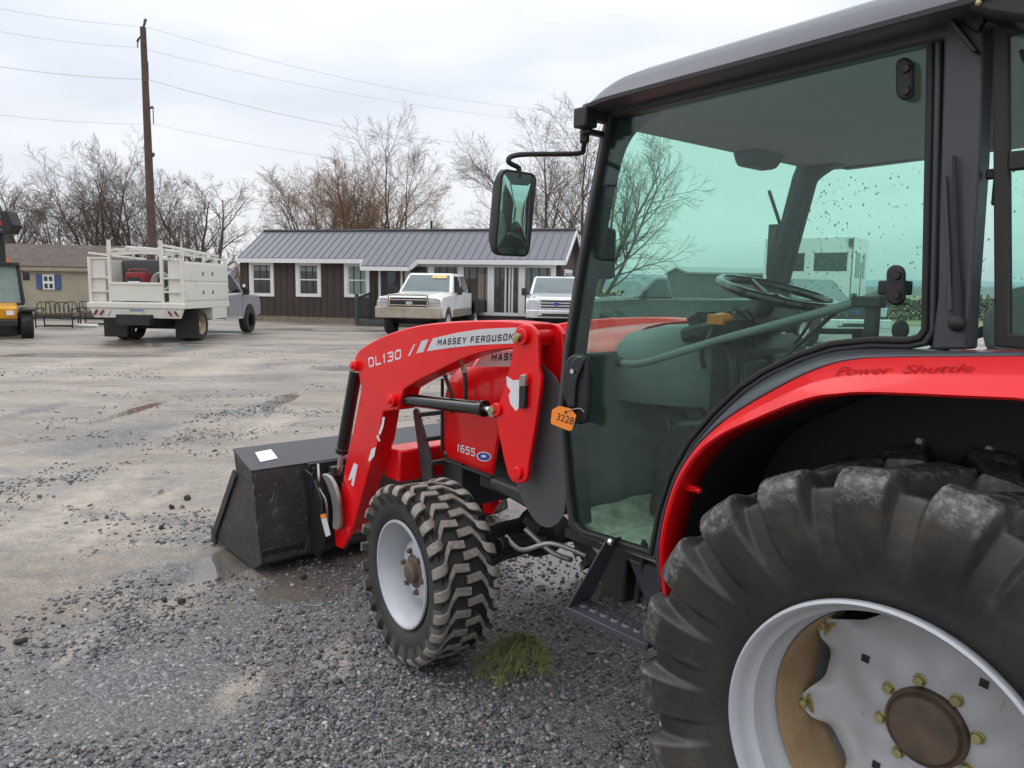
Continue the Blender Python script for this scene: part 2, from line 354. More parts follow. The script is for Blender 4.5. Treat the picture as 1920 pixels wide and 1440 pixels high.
def strokes(name, txt, quad, m, parent, wt=.17, gap=.38):   # squared lettering built from flat strokes, fitted into a quad: bl, br, tr, tl
    bl, br, tr, tl = [Vector(q) for q in quad]; nrm = (br-bl).cross(tl-bl).normalized(); wd = {'1': .55, ' ': .45, 'M': 1.2}
    tot = sum(wd.get(c, 1.)+gap for c in txt)-gap; asp = (br-bl).length/(tl-bl).length; u = asp/tot
    def P_(x, y): a = x/asp; return (bl*(1-a)+br*a)*(1-y)+(tl*(1-a)+tr*a)*y
    b = MB(); x0 = 0.; k = 0
    for c in txt:
        w_ = wd.get(c, 1.)*u
        for line in GL.get(c, []):
            for p, q in zip(line, line[1:]):
                p_ = Vector((x0+p[0]*(w_-wt)+wt/2, wt/2+p[1]*(1-wt))); q_ = Vector((x0+q[0]*(w_-wt)+wt/2, wt/2+q[1]*(1-wt))); d = (q_-p_).normalized(); n_ = Vector((-d.y, d.x))*wt/2; p_ = p_-d*wt*.38; q_ = q_+d*wt*.38; k += 1
                lift = nrm*(.0008+.00004*(k % 5)); b.add([P_(*(p_+n_))+lift, P_(*(p_-n_))+lift, P_(*(q_-n_))+lift, P_(*(q_+n_))+lift], [(0, 1, 2, 3)])
        x0 += w_+gap*u
    return b.build(name, m, parent, smooth=0)
# ================================================================ the tractor (world origin under its rear axle, nose along +X)
tractor = tag(empty('tractor'), 'red compact tractor with black cab, green tinted glass and front loader, parked on gravel', 'tractor')
DY = .68

# ---- rear wheels
def rear_wheel():
    b = MB()
    b.lathe([(.338, .188), (.344, .201), (.343, .211), (.337, .215), (.331, .209), (.326, .190), (.3225, .172), (.318, .166), (.309, .160), (.307, .134), (.3055, .114), (.299, .106), (.297, .09), (.2965, .06), (.296, -.10), (.30, -.18), (.334, -.20), (.344, -.20), (.341, -.19), (.318, -.17), (.310, .05), (.330, .16)], (0, 0, 0), (0, 1, 0), 96, True)
    n = 192; rings = [.078, .11, .125, .14, .155, .17, .185, .20, .215, .235, 1.]; vs = []; fs = []
    for k in range(n):
        t = 2*math.pi*k/n; c = .5+.5*math.cos(8*(t-R(6))); tab = max(0, min(1, (c-.35)/.5)); tab = tab*tab*(3-2*tab)
        rm = .267+.027*math.cos(8*(t-R(6)))+.006*math.cos(16*(t-R(6)))
        for i, q in enumerate(rings):
            rr = rm if i == 10 else q*(1 if i < 8 else 1+(rm/.262-1)*(i-7)/3)
            h = float(np.interp(i, [0, 2, 4, 7, 9, 10], [-.040, -.044, -.050, -.060+.010*c, -.055+.014*c, -.062+.03*tab]))
            h += .007*math.cos(4*(t-R(48)))*math.exp(-((rr-.185)/.045)**2)-.004*math.cos(8*(t-R(6)))*math.exp(-((rr-.13)/.03)**2); vs.append((rr*math.sin(t), h, rr*math.cos(t)))
    for k in range(n):
        l = (k+1) % n
        for i in range(10): fs.append((k*11+i, k*11+i+1, l*11+i+1, l*11+i))
    b.add(vs, fs)
    w = b.build('wheel', M['rim'], None, smooth=50)
    tyre('tyre', M['tyrer'], w, .604, .345, .43, 20, .042, .048, lambda v: -.16*(1-max(0, v))*.6, .012, .16, 1000)
    # dried mud lining of the barrel
    b = MB(); b.lathe([(.2945, .085), (.2935, .04), (.2925, -.10)], (0, 0, 0), (0, 1, 0), 96); b.build('mud_film', M['tan'], w)
    b = MB(); b.lathe([(.0, -.012), (.055, -.012), (.072, -.016), (.078, -.026), (.081, -.022), (.087, -.028), (.089, -.042)], (0, 0, 0), (0, 1, 0), 48); b.build('hub_cap', M['rust'], w)
    for k in range(8):
        t = R(6+45*k); c = Vector((.103*math.sin(t), -.046, .103*math.cos(t)))
        b = MB(); b.cyl(c, c+Vector((0, .018, 0)), .0115, 6); b.cyl(c, c+Vector((0, .005, 0)), .0145, 14); b.build('wheel_bolt', M['brass'], w, .0015)
        t = R(6+45*k); c = Vector((.292*math.sin(t), -.030, .292*math.cos(t)))
        b = MB(); b.box(c-Vector((0, .012, 0)), (.05, .014, .045), Matrix.Rotation(t, 3, 'Y')); b.cyl(c, c+Vector((0, .02, 0)), .013, 6); b.build('clamp_lug', M['brass'], w, .002)
    for k in range(4):
        b = MB(); t = R(48+90*k); b.box((.178*math.sin(t), -.0455, .178*math.cos(t)), (.017, .012, .017), Matrix.Rotation(t+.5, 3, 'Y')); b.build('slot', M['ink'], w)
    return w
rw = rear_wheel(); rw.parent = tractor; rw.location = (-.012, .64, .588); rw.rotation_euler = (0, R(7), 0)
rw2 = dup(rw, tractor); rw2.location = (-.012, -.64, .584); rw2.rotation_euler = (0, 0, math.pi)

# ---- front wheels
def front_wheel():
    b = MB()
    b.lathe([(.216, .105), (.224, .114), (.222, .122), (.214, .122), (.207, .112), (.203, .098), (.195, .088), (.193, .05), (.183, .035), (.18, -.03), (.186, -.10), (.222, -.11), (.226, -.105), (.205, -.09), (.2, .0), (.205, .09)], (0, 0, 0), (0, 1, 0), 80, True)
    b.lathe([(.07, .055), (.10, .055), (.125, .04), (.14, .0), (.165, -.02), (.182, -.022), (.182, -.034), (.155, -.03), (.07, .045)], (0, 0, 0), (0, 1, 0), 64)
    w = b.build('wheel', M['rim'], None, smooth=45)
    tyre('tyre', M['tyref'], w, .360, .226, .252, 25, .026, .020,
         lambda v: np.interp(v, [-1, -.08, .08, .42, 1.0, 1.2], [-.004, -.004, -.004, -.010, .098, .11]), .006, .04, 1400, -1, 22)
    b = MB(); b.lathe([(0, .085), (.035, .085), (.045, .08), (.048, .06), (.068, .056)], (0, 0, 0), (0, 1, 0), 32); b.build('hub_cap', M['rust'], w)
    for k in range(6):
        t = R(20+60*k); c = Vector((.085*math.sin(t), .05, .085*math.cos(t)))
        b = MB(); b.cyl(c, c+Vector((0, .022, 0)), .011, 6); b.cyl(c, c+Vector((0, .009, 0)), .014, 12); b.build('wheel_bolt', M['rust'], w, .0015)
    return w
fw = front_wheel(); fw.parent = tractor; fw.location = (1.955, .620, .366); fw.rotation_euler = (0, 0, -.10)
fw2 = dup(fw, tractor); fw2.location = (1.955, -.620, .366); fw2.rotation_euler = (0, 0, math.pi-.10)

# ---- loader arms, posts, cylinders (left side traced in its own plane, right side mirrored)
arm_px = cr([(664, 675), (672, 660), (690, 645), (726, 627), (781, 611), (836, 604), (890, 601), (945, 601), (990, 606)], 4)
def pxs(*a): return [(x, y) for x, y in a]
upper = [tuple(q[:2]) for q in cr([(a, b, 0) for a, b in ((664, 675), (671, 660), (688, 646), (726, 627), (781, 611), (836, 604), (890, 601), (945, 601), (1000, 606))], 4)]
lower = [tuple(q[:2]) for q in cr([(a, b, 0) for a, b in ((1000, 650), (971, 653), (920, 658), (872, 671), (818, 697), (785, 713), (757, 730))], 4)]
arm_out = upper+lower+[(751, 748), (747, 768), (718, 772), (709, 827), (688, 891), (661, 992), (648, 1004), (643, 987), (637, 932), (640, 917), (650, 856), (665, 792), (677, 727), (672, 702)]
post_out = [tuple(q[:2]) for q in cr([(a, b, 0) for a, b in ((962, 640), (967, 618), (981, 608), (997, 612), (1007, 628))], 4)]+[(1009, 689), (1014, 706), (1012, 735), (1003, 800), (992, 864), (989, 893), (984, 904), (972, 907), (960, 903), (952, 890), (943, 855), (931, 790), (931, 772), (937, 750), (952, 704), (961, 658)]
def P3(plane, px): return Y(plane, *px)
def boss(c, r, y0, y1): b = MB(); b.cyl((c.x, y0, c.z), (c.x, y1, c.z), r, 20); return b
for sg in (1, -1):
    fin = (lambda b: b) if sg == 1 else (lambda b: b.mirror())
    b = MB(); b.prism(P3(.50, arm_out), (0, -.095, 0))
    arm = fin(b).build('loader_arm', M['red'], tractor, .006)
    c = P3(.50, [(669, 686)])[0]; b = boss(c, .026, .39, .525); b.cyl((c.x, .52, c.z), (c.x, .535, c.z), .014, 6); fin(b).build('pin', M['red'], arm, .003)
    c = P3(.50, [(741, 751)])[0]; b = boss(c, .030, .39, .53); b.cyl((c.x, .525, c.z), (c.x, .54, c.z), .014, 6); fin(b).build('pin', M['red'], arm, .003)
    c = P3(.50, [(637, 1006)])[0]; b = MB(); b.prism(P3(.51, [(626, 992), (652, 988), (655, 1003), (641, 1029), (630, 1024)]), (0, -.022, 0)); b.prism(P3(.42, [(626, 992), (652, 988), (655, 1003), (641, 1029), (630, 1024)]), (0, -.022, 0)); fin(b).build('arm_foot', M['red'], arm, .003)
    # post: two plates with the arm's end between them
    b = MB(); b.prism(P3(.527, post_out), (0, -.018, 0)); pm = P3(.527, post_out)
    b.prism([p+Vector((0, -.125, 0)) for p in pm[:-3]], (0, -.018, 0))
    b.box((pm[8].x+.03, .455, pm[8].z-.16), (.03, .09, .16))
    post = fin(b).build('loader_post', M['red'], tractor, .004)
    c = P3(.53, [(982, 631)])[0]; b = boss(c, .030, .37, .545); fin(b).build('pin', M['red'], post, .003)
    b = MB(); b.cyl((c.x+.004, .54, c.z), (c.x+.004, .562, c.z), .013, 6); b.box((c.x+.02, .552, c.z-.01), (.03, .008, .02)); fin(b).build('bolt', M['brass'], post, .002)
    c = P3(.53, [(971, 887)])[0]; b = boss(c, .024, .515, .540); fin(b).build('pin', M['red'], post, .003)
    c = P3(.53, [(986, 711)])[0]; b = boss(c, .022, .515, .540); fin(b).build('pin', M['red'], post, .003)
    # lift cylinder between arm and post
    A, B = P3(.462, [(751, 748), (908, 766)])
    e = P3(.455, [(930, 771)])[0]
    b = MB(); b.cyl(A, B, .029, 24); b.cyl(B-(B-A).normalized()*.02, B+(B-A).normalized()*.006, .034, 24); cyl = fin(b).build('lift_cylinder', M['blackgloss'], tractor, .003)
    b = MB(); b.cyl(B, e, .014, 16); fin(b).build('cylinder_rod', M['chrome'], cyl)
    b = MB(); b.cyl((e.x, .43, e.z), (e.x, .48, e.z), .024, 18); fin(b).build('rod_eye', M['steel'], cyl, .003); ep = P3(.53, [(932, 768)])[0]; b = MB(); b.cyl((ep.x, .51, ep.z), (ep.x, .54, ep.z), .026, 18); fin(b).build('pin', M['red'], cyl, .003); b = MB(); b.cyl((ep.x+.01, .535, ep.z-.004), (ep.x+.01, .552, ep.z-.004), .013, 6); fin(b).build('bolt', M['brass'], cyl, .002)
    # tilt cylinder in front of the leg
    A, B, e = P3(.47, [(668, 694), (641, 848), (634, 890)])
    b = MB(); b.cyl(A, B, .033, 24); b.cyl(B-(B-A).normalized()*.03, B, .036, 24); cyl = fin(b).build('tilt_cylinder', M['blackgloss'], tractor, .003)
    b = MB(); b.cyl(B, e, .017, 16); fin(b).build('cylinder_rod', M['chrome'], cyl)
    b = MB(); b.box(e+Vector((.01, 0, .0)), (.05, .07, .09)); b.cyl((e.x, .41, e.z), (e.x, .53, e.z), .02, 14); fin(b).build('clevis', M['black'], cyl, .004)
    # curved tilt link
    ln = cr([Vector((a, c_, 0)) for a, c_ in ((603, 889), (619, 896), (633, 930), (635, 960), (636, 990), (624, 990), (624, 960), (620, 932), (611, 905))], 4, True)
    b = MB(); b.prism(P3(.545, [(q.x, q.y) for q in ln]), (0, -.02, 0)); b.prism([p+Vector((0, -.11, 0)) for p in P3(.545, [(q.x, q.y) for q in ln])], (0, -.02, 0))
    fin(b).build('tilt_link', M['steel'], tractor, .003)
A, = Y(.41, (745, 850)); zb = .735
b = MB(); b.box((2.585, 0, zb-.07), (.15, .81, .16)); b.build('loader_crossbeam', M['red'], tractor, .012)

# lettering and stripes on the left arm, post and hood
arm0 = [o for o in tractor.children if o.name == 'loader_arm'][0]
def decal(name, px, plane, m, parent, th=.0012): b = MB(); b.prism(P3(plane, px), (0, th, 0)); return b.build(name, m, parent)
decal('decal', [(801, 658.5), (812, 634.5), (859, 623.5), (902, 617), (969, 614), (963, 644), (902, 646.5), (848, 651.5)], .5002, M['silverdecal'], arm0)
decal('decal', [(781, 662.5), (791, 639), (804, 636), (794, 660)], .5002, M['silverdecal'], arm0)
decal('decal', [(765, 667.5), (776, 646), (779.5, 645), (769, 667)], .5002, M['silverdecal'], arm0)
strokes('lettering', 'MASSEY FERGUSON', P3(.5016, [(820, 648), (962, 637.5), (963.5, 624.5), (821.5, 636)]), M['ink'], arm0, .20)
strokes('lettering', 'DL130', P3(.5002, [(692, 689.5), (752, 672.5), (752.5, 654), (690.5, 671)]), M['white'], arm0, .19, .28)
for px in ([(664, 868), (671, 872), (663, 912), (659, 909), (661, 895), (656, 901), (653, 900)], [(697, 842), (705, 838), (702, 855), (693, 866), (691, 862)], [(706, 818), (711, 828), (713, 827), (709, 815)], [(716, 795), (718, 782), (722, 782), (719, 800), (713, 816), (710, 812)]):
    decal('decal', px, .5002, M['white'], arm0)
post0 = [o for o in tractor.children if o.name == 'loader_post'][0]
decal('warning_decal', [(950, 705), (962, 713), (974, 712), (973, 765), (968, 771), (957, 757), (954, 741), (958, 733), (951, 724)], .5272, M['white'], post0)
b = MB(); b.prism(P3(.545, [(973, 725), (984, 725), (983, 766), (972, 766)]), (0, -.018, 0)); b.build('lock_handle', M['plastic'], post0, .003)
b = MB(); b.prism(P3(.547, [(974, 703), (985, 703), (984, 725), (973, 725)]), (0, -.018, 0)); b.build('lock_plate', M['steel'], post0, .003)

# ---- bucket
prof = [(3.525, .635), (3.278, .560), (3.166, .080), (3.262, .022), (3.885, .028), (3.495, .500)]
b = MB(); BW = .845
for s in (1, -1): b.prism([(x, s*BW, z) for x, z in prof], (0, -s*.012, 0))
shell = [(3.525, .635), (3.278, .560), (3.166, .080), (3.262, .022), (3.885, .028)]
sh2 = [(3.535, .625), (3.285, .548), (3.178, .086), (3.266, .034), (3.885, .040)]
for i in range(1, 4):
    b.prism([(shell[i][0], BW-.012, shell[i][1]), (shell[i+1][0], BW-.012, shell[i+1][1]), (sh2[i+1][0], BW-.012, sh2[i+1][1]), (sh2[i][0], BW-.012, sh2[i][1])], (0, -2*BW+.024, 0))
bucket = b.build('bucket', M['bucket'], tractor, .004)
b = MB(); b.prism([(3.527, BW+.002, .637), (3.272, BW+.002, .5605), (3.276, BW+.002, .549), (3.53, BW+.002, .622)], (0, -2*BW-.004, 0)); top = b.build('top_plate', M['bucketskylit'], bucket, .003)
b = MB()
b.box((3.170, .56, .36), (.012, .012, .42), Matrix.Rotation(-.23, 3, 'Y').to_3x3())
for yy in (.47, -.47):
    for d in (.075, -.075): b.prism([(3.262, yy+d, .53), (3.16, yy+d, .52), (3.05, yy+d, .40), (3.03, yy+d, .14), (3.10, yy+d, .06), (3.165, yy+d, .08)], (0, .014, 0))
b.box((3.215, 0, .548), (.02, 1.10, .04)); b.box((3.20, 0, .105), (.05, 1.05, .05)); b.box((3.175, .72, .135), (.012, .24, .03))
b.build('bucket_bracket', M['black'], bucket, .003)
b = MB(); b.bar((3.49, BW+.006, .505), (3.86, BW+.006, .06), .05, .016, (0, 1, 0)); b.box((3.86, BW+.005, .055), (.07, .02, .10)); b.build('side_cutter', M['bucket'], bucket, .003)
b = MB(); b.box((3.87, 0, .034), (.10, 2*BW-.03, .016)); b.build('cutting_edge', M['steel'], bucket, .002)
pl = [Vector((3.527, BW+.002, .637)), Vector((3.272, BW+.002, .5605))]
nrm = Vector((-(pl[1].z-pl[0].z), 0, pl[1].x-pl[0].x)).normalized(); nrm = nrm if nrm.z > 0 else -nrm
def ontop(px):
    d = _ray(px); t = (pl[0]-Vector(CAM)).dot(nrm)/d.dot(nrm); return Vector(CAM)+t*d+nrm*.002
b = MB(); b.prism([ontop(q) for q in ((478, 849), (508, 843), (521, 860), (488, 867))], nrm*.001); b.build('paper_label', M['white'], bucket)
b = MB(); b.tube(cr([(3.20, .50, .56), (3.13, .53, .50), (3.15, .52, .44), (3.07, .52, .38), (3.06, .52, .26)], 5), .007, 8); b.build('release_cable', M['steel'], tractor)
b = MB(); b.prism(Y(.565, (600, 965), (609, 963), (619, 1003), (611, 1007)), (0, -.004, 0)); b.build('warning_decal', M['white'], bucket)
b = MB(); b.prism(Y(.5656, (600, 965), (609, 963), (611, 971), (602, 973)), (0, -.004, 0)); b.build('warning_decal', M['orange'], bucket)

# ---- hood
st = [(2.275, .285, .80, 1.13), (2.265, .315, .775, 1.17), (2.22, .33, .752, 1.215), (2.05, .333, .745, 1.275), (1.88, .335, .738, 1.318), (1.84, .335, .90, 1.328), (1.70, .336, 1.02, 1.355), (1.40, .337, 1.03, 1.40), (1.16, .337, 1.04, 1.425)]
vs = []; fs = []
for x, hw, z0, z1 in st:
    ring = [(hw-.012, z0), (hw, z0+.03), (hw, z0+(z1-z0)*.5), (hw-.004, z1-.14), (hw-.02, z1-.085), (hw-.06, z1-.04), (hw-.13, z1-.014), (hw-.22, z1-.002), (0, z1+.004)]
    ring = ring+[(-a, c) for a, c in ring[-2::-1]]; vs += [(x, a, c) for a, c in ring]
n = 17
for i in range(len(st)-1):
    for k in range(n-1): fs.append((i*n+k, i*n+k+1, (i+1)*n+k+1, (i+1)*n+k))
fs += [tuple(range(n)), tuple(range((len(st)-1)*n, len(st)*n))]
b = MB(); b.add(vs, fs); hood = b.build('hood', M['red'], tractor, smooth=32)
HY = .3365
decal('decal', [(890, 687.5), (903.6, 664), (957, 657), (1000, 655), (1000, 685), (952, 687)], HY, M['silverdecal'], hood)
decal('decal', [(872, 689), (882, 673), (898, 667.5), (885, 687.5)], HY, M['silverdecal'], hood)
decal('decal', [(846, 693), (858, 683), (872, 675), (862, 690), (848, 705), (840, 702)], HY, M['silverdecal'], hood)
strokes('lettering', 'MASSEY', P3(HY+.0014, [(921, 677.5), (987.5, 673.6), (989, 659.2), (923, 664)]), M['ink'], hood, .20); strokes('lettering', 'FERGUSON', P3(HY+.0014, [(997.5, 673), (1085, 668), (1086, 652), (999, 658.4)]), M['ink'], hood, .20)
strokes('lettering', '1655', P3(HY+.0002, [(857, 846), (891, 856.5), (891.5, 841), (858, 832)]), M['white'], hood, .19, .25)
def oval(cx, cy, a, c, rot=.12, n=28): return [(cx+a*math.cos(2*math.pi*k/n)*math.cos(rot)-c*math.sin(2*math.pi*k/n)*math.sin(rot), cy+a*math.cos(2*math.pi*k/n)*math.sin(rot)+c*math.sin(2*math.pi*k/n)*math.cos(rot)) for k in range(n)]
decal('badge', oval(907.5, 856, 13.5, 9), HY, M['white'], hood)
bd = decal('badge', oval(907.5, 856, 11.5, 7), HY+.001, M['blue'], hood)
decal('badge', oval(907, 855.5, 5, 2.5), HY+.002, M['white'], hood)
b = MB(); b.tube([(2.24, .337, .745), (1.87, .340, .731)], .007, 8); b.tube([(2.262, .326, .78), (2.262, .326, 1.12)], .008, 8); b.build('hood_seal', M['rubber'], hood)
b = MB(); b.box((2.283, 0, .97), (.03, .50, .30)); b.build('grille', M['black'], hood, .01)
# grille guard and front hydraulics
b = MB()
for s in (1, -1): b.prism([(2.555, s*.30, .925), (2.535, s*.30, .945), (2.515, s*.30, .94), (2.40, s*.30, .72), (2.375, s*.30, .55), (2.46, s*.30, .55)], (0, -s*.014, 0))
for z in (.915, .80, .69): b.bar((2.50-(.92-z)*.45, .30, z), (2.50-(.92-z)*.45, -.30, z), .022, .022)
b.build('grille_guard', M['castgrey'], tractor, .003)
for k, px in enumerate(([(830, 690), (835, 705), (843, 730), (847, 745), (846, 775)], [(866, 676), (871, 700), (873, 725), (872, 770)])):
    b = MB(); b.tube(cr(P3(.40, px), 5), .009, 8); b.build('hydraulic_hose', M['hose'], tractor)
    b = MB(); b.tube(P3(.40, [px[0], px[1]]), .013, 8); b.build('hose_fitting', M['steel'], tractor)

# ---- chassis
b = MB()
b.box((1.55, 0, .74), (1.50, .36, .16)); b.box((1.93, 0, .66), (.5, .34, .12)); b.box((.35, 0, .55), (1.5, .34, .36)); b.box((2.36, 0, .60), (.16, .40, .26))
b.prism([(1.85, .37, .74), (1.30, .37, .72), (1.25, .37, .63), (1.60, .37, .66), (1.85, .37, .70)], (0, -.16, 0)); b.box((1.46, -.30, .70), (.55, .14, .08))
b.build('chassis', M['castgrey'], tractor, .012)
b = MB(); b.tube([(1.955, -.50, .372), (1.955, -.2, .40), (1.955, .2, .40), (1.955, .50, .372)], [.07, .085, .085, .07], 14); b.lathe([(.0, .1), (.09, .08), (.13, 0), (.09, -.08), (0, -.1)], (1.92, 0, .42), (1, 0, 0), 20)
for s in (1, -1): b.box((1.92, s*.50, .43), (.13, .08, .24)); b.tube([(1.72, s*.46, .42), (1.80, s*.15, .43)], .014, 8)
b.tube([(1.70, .44, .50), (1.72, .18, .47)], .03, 12); b.build('front_axle', M['black'], tractor, .01)
b = MB(); b.tube([(0, -.5, .60), (0, .5, .60)], .11, 16); b.box((.02, 0, .62), (.40, .40, .42)); b.build('rear_axle', M['black'], tractor, .02)
b = MB(); b.ball((1.66, .16, .63), .085, 10, (1.2, 1, .8)); b.build('oil_filter', M['red'], tractor)
b = MB(); b.tube(cr([(1.60, .30, .60), (1.52, .33, .66), (1.45, .30, .64), (1.40, .25, .58)], 5), .012, 8); b.tube(cr([(1.72, .38, .52), (1.60, .40, .50), (1.48, .35, .55), (1.36, .28, .52)], 5), .010, 8); b.tube(cr([(1.66, .33, .56), (1.55, .28, .48), (1.42, .30, .49)], 5), .012, 8); b.build('hydraulic_line', M['steel'], tractor)
# grey side plate beside the post
gp = [tuple(q[:2]) for q in cr([(a, c, 0) for a, c in ((1010, 690), (1024, 692), (1045, 715), (1056, 765), (1060, 850), (1060, 945), (1048, 978), (1026, 989), (1003, 976), (984, 945), (968, 909), (968, 880), (985, 800))], 4, True)]
b = MB(); b.prism(P3(.46, gp), (0, -.004, 0)); b.build('side_plate', M['grey'], tractor)
b = MB(); b.box((.93, .45, .65), (.10, .30, .16)); b.box((.98, 0, .65), (.2, .9, .14)); b.box((1.05, .1, .60), (.5, .3, .16)); b.build('cab_mount', M['black'], tractor, .01)
b = MB(); b.prism([(.86, .62, .735), (.60, .62, .735), (.585, .62, .60), (.74, .62, .57), (.80, .62, .64)], (0, -.30, 0)); b.build('battery_box', M['cab'], tractor, .01)
# step
b = MB(); sy = .80
b.hexa([(.935, sy-.095, .592), (.622, sy-.095, .592), (.622, sy, .592), (.935, sy, .592), (.935, sy-.095, .598), (.622, sy-.095, .598), (.622, sy, .598), (.935, sy, .598)])
b.box((.778, sy+.002, .590), (.314, .006, .02))
b.hexa([(.936, sy+.004, .585), (.936, sy-.095, .585), (.846, DY-.015, .812), (.846, DY+.05, .818), (.930, sy+.004, .585), (.930, sy-.095, .585), (.840, DY-.015, .812), (.840, DY+.05, .818)])
b.hexa([(.625, sy+.004, .585), (.625, sy-.095, .585), (.575, DY, .80), (.575, sy, .77), (.619, sy+.004, .585), (.619, sy-.095, .585), (.569, DY, .80), (.569, sy, .77)])
step = b.build('step', M['cab'], tractor, .002)
for k in range(7):
    x = .905-.043*k; b = MB(); b.lathe([(.017, 0), (.012, .006), (.009, .006), (.009, 0)], (x, sy-.047, .5982), (0, 0, 1), 16); th_ = b.build('tread_hole', M['grey'], step); b = MB(); b.lathe([(0, .0015), (.0092, .0015)], (x, sy-.047, .5982), (0, 0, 1), 16); b.build('hole', M['ink'], th_)
b = MB(); b.ball((.838, DY+.040, .808), .011, 8); b.build('bolt', M['chrome'], step)
b = MB(); b.bar((.83, .60, .60), (.79, .62, .80), .01, .03); b.build('step_brace', M['black'], step)

# ---- cab: door
frame_px = [(1141, 187), (1766, 0), (1753, 622), (1736, 648), (1700, 655), (1630, 653), (1562, 660), (1500, 680), (1440, 708), (1395, 738), (1345, 785), (1300, 838), (1268, 895), (1245, 965), (1229, 1052), (1090, 1008), (1068, 985), (1060, 930), (1052, 830), (1047, 760), (1058, 650), (1082, 500), (1106, 370), (1128, 255)]
fo = []
for q in frame_px: fo.append(q)
dense = [tuple(q[:2]) for q in (lambda L_: [Vector(L_[i]).lerp(Vector(L_[(i+1) % len(L_)]), t) for i in range(len(L_)) for t in (0, .5)])([(a, c, 0) for a, c in fo])]
out3 = Y(DY, *dense)
in1 = inset(out3, .015); in2 = inset(out3, .026)
b = MB(); b.ring(out3, in1, (0, -.03, 0)); door = b.build('cab_door', M['cab'], tractor, .005)
b = MB(); b.ring([p+Vector((0, .007, 0)) for p in inset(out3, .012)], [p+Vector((0, .007, 0)) for p in in2], (0, -.03, 0)); b.build('door_seal', M['rubber'], door, .004)
g = inset(out3, .020); b = MB(); b.prism([p+Vector((0, -.006, 0)) for p in g], (0, -.005, 0)); b.build('door_glass', M['cabglass'], door, smooth=0)
for px in ((1701, 150, 16, 40), (1684, 535, 17, 38)):
    cx, cy, a, h = px
    pts = [(cx+a*math.cos(t), cy-(h-a)+a*math.sin(t)) for t in [math.pi+math.pi*k/8 for k in range(9)]]+[(cx+a*math.cos(t), cy+(h-a)+a*math.sin(t)) for t in [math.pi*k/8 for k in range(9)]]
    b = MB(); b.prism(Y(DY, *pts), (0, .018, 0)); hg = b.build('hinge', M['plastic'], door, .006)
    for dy in (-1, 1):
        c = Y(DY+.018, (cx-1, cy+dy*(h-a-3)))[0]; b = MB(); b.lathe([(0, .006), (.007, .006), (.009, .0)], c, (0, 1, 0), 14); b.build('hinge_bolt', M['black'], hg)
# door handle
hp = [tuple(q[:2]) for q in cr([(a, c, 0) for a, c in ((1067, 700), (1075, 672), (1092, 663), (1108, 672), (1113, 700), (1112, 760), (1108, 788), (1096, 794), (1085, 788), (1075, 760), (1068, 740))], 3, True)]
b = MB(); b.prism(Y(DY+.002, *hp), (0, .03, 0)); hd = b.build('door_handle', M['plastic'], door, .008)
hp2 = [tuple(q[:2]) for q in cr([(a, c, 0) for a, c in ((1071, 692), (1082, 671), (1096, 668), (1097, 685), (1086, 712), (1082, 745), (1081, 772), (1072, 768), (1070, 730))], 3, True)]
b = MB(); b.prism(Y(DY+.032, *hp2), (0, .012, 0)); b.build('latch', M['blackgloss'], hd, .005)
c = Y(DY+.046, (1074.5, 696))[0]; b = MB(); b.cyl(c, c+Vector((0, .006, 0)), .0075, 16); b.build('lock_button', M['chrome'], hd)
# inner bar, gas strut
A, K = Y(.615, (1162, 679), (1580, 575)); K2, = Y(.615, (1690, 540))
b = MB(); b.tube(cr([A, A+Vector((-.09, 0, .005)), A.lerp(K, .5)+Vector((0, 0, -.008)), K, K2], 5), .011, 12); bar = b.build('door_bar', M['dash'], door)
b = MB(); b.ball(A, .016, 8); b.build('knob', M['plastic'], bar)
b = MB(); b.box(K2+Vector((-.0, .03, 0)), (.05, .06, .03)); b.box(K+Vector((-.07, 0, -.02)), (.03, .02, .09)); b.box(K+Vector((-.06, 0, .012)), (.07, .03, .025)); b.build('bar_bracket', M['plastic'], bar, .004)
q1, q2 = Y(.60, (1572, 580), (1430, 706)); b = MB(); b.cyl(q1, q2, .006, 10); b.build('gas_strut', M['black'], door)

# pillars
def plate(name, px, plane, th, m, parent=tractor, bev=.006):
    b = MB(); b.prism(P3(plane, px), (0, -th, 0)); return b.build(name, m, parent, bev)
plate('door_pillar', [(1768, -60), (1840, -80), (1846, 20), (1836, 300), (1818, 560), (1813, 656), (1745, 656), (1757, 560), (1768, 100)], DY+.012, .06, M['cab'])
ap = [tuple(q[:2]) for q in cr([(a, c, 0) for a, c in ((1330, 160), (1225, 205), (1185, 232), (1160, 262), (1143, 310), (1124, 400), (1104, 510), (1085, 620), (1072, 760), (1080, 860), (1090, 985))], 4)]
ap = ap+[(1066, 985), (1050, 830), (1046, 760), (1056, 650), (1080, 500), (1104, 370), (1126, 250), (1138, 208)]
apl = P3(DY-.035, ap)
b = MB(); b.prism(apl, (0, -.05, 0)); b.build('front_pillar', M['cab'], tractor, .01)
b = MB(); b.prism([Vector((p.x+.065, -p.y+.05, p.z)) for p in apl], (0, .06, 0)); b.build('front_pillar', M['darktrim'], tractor, .01)
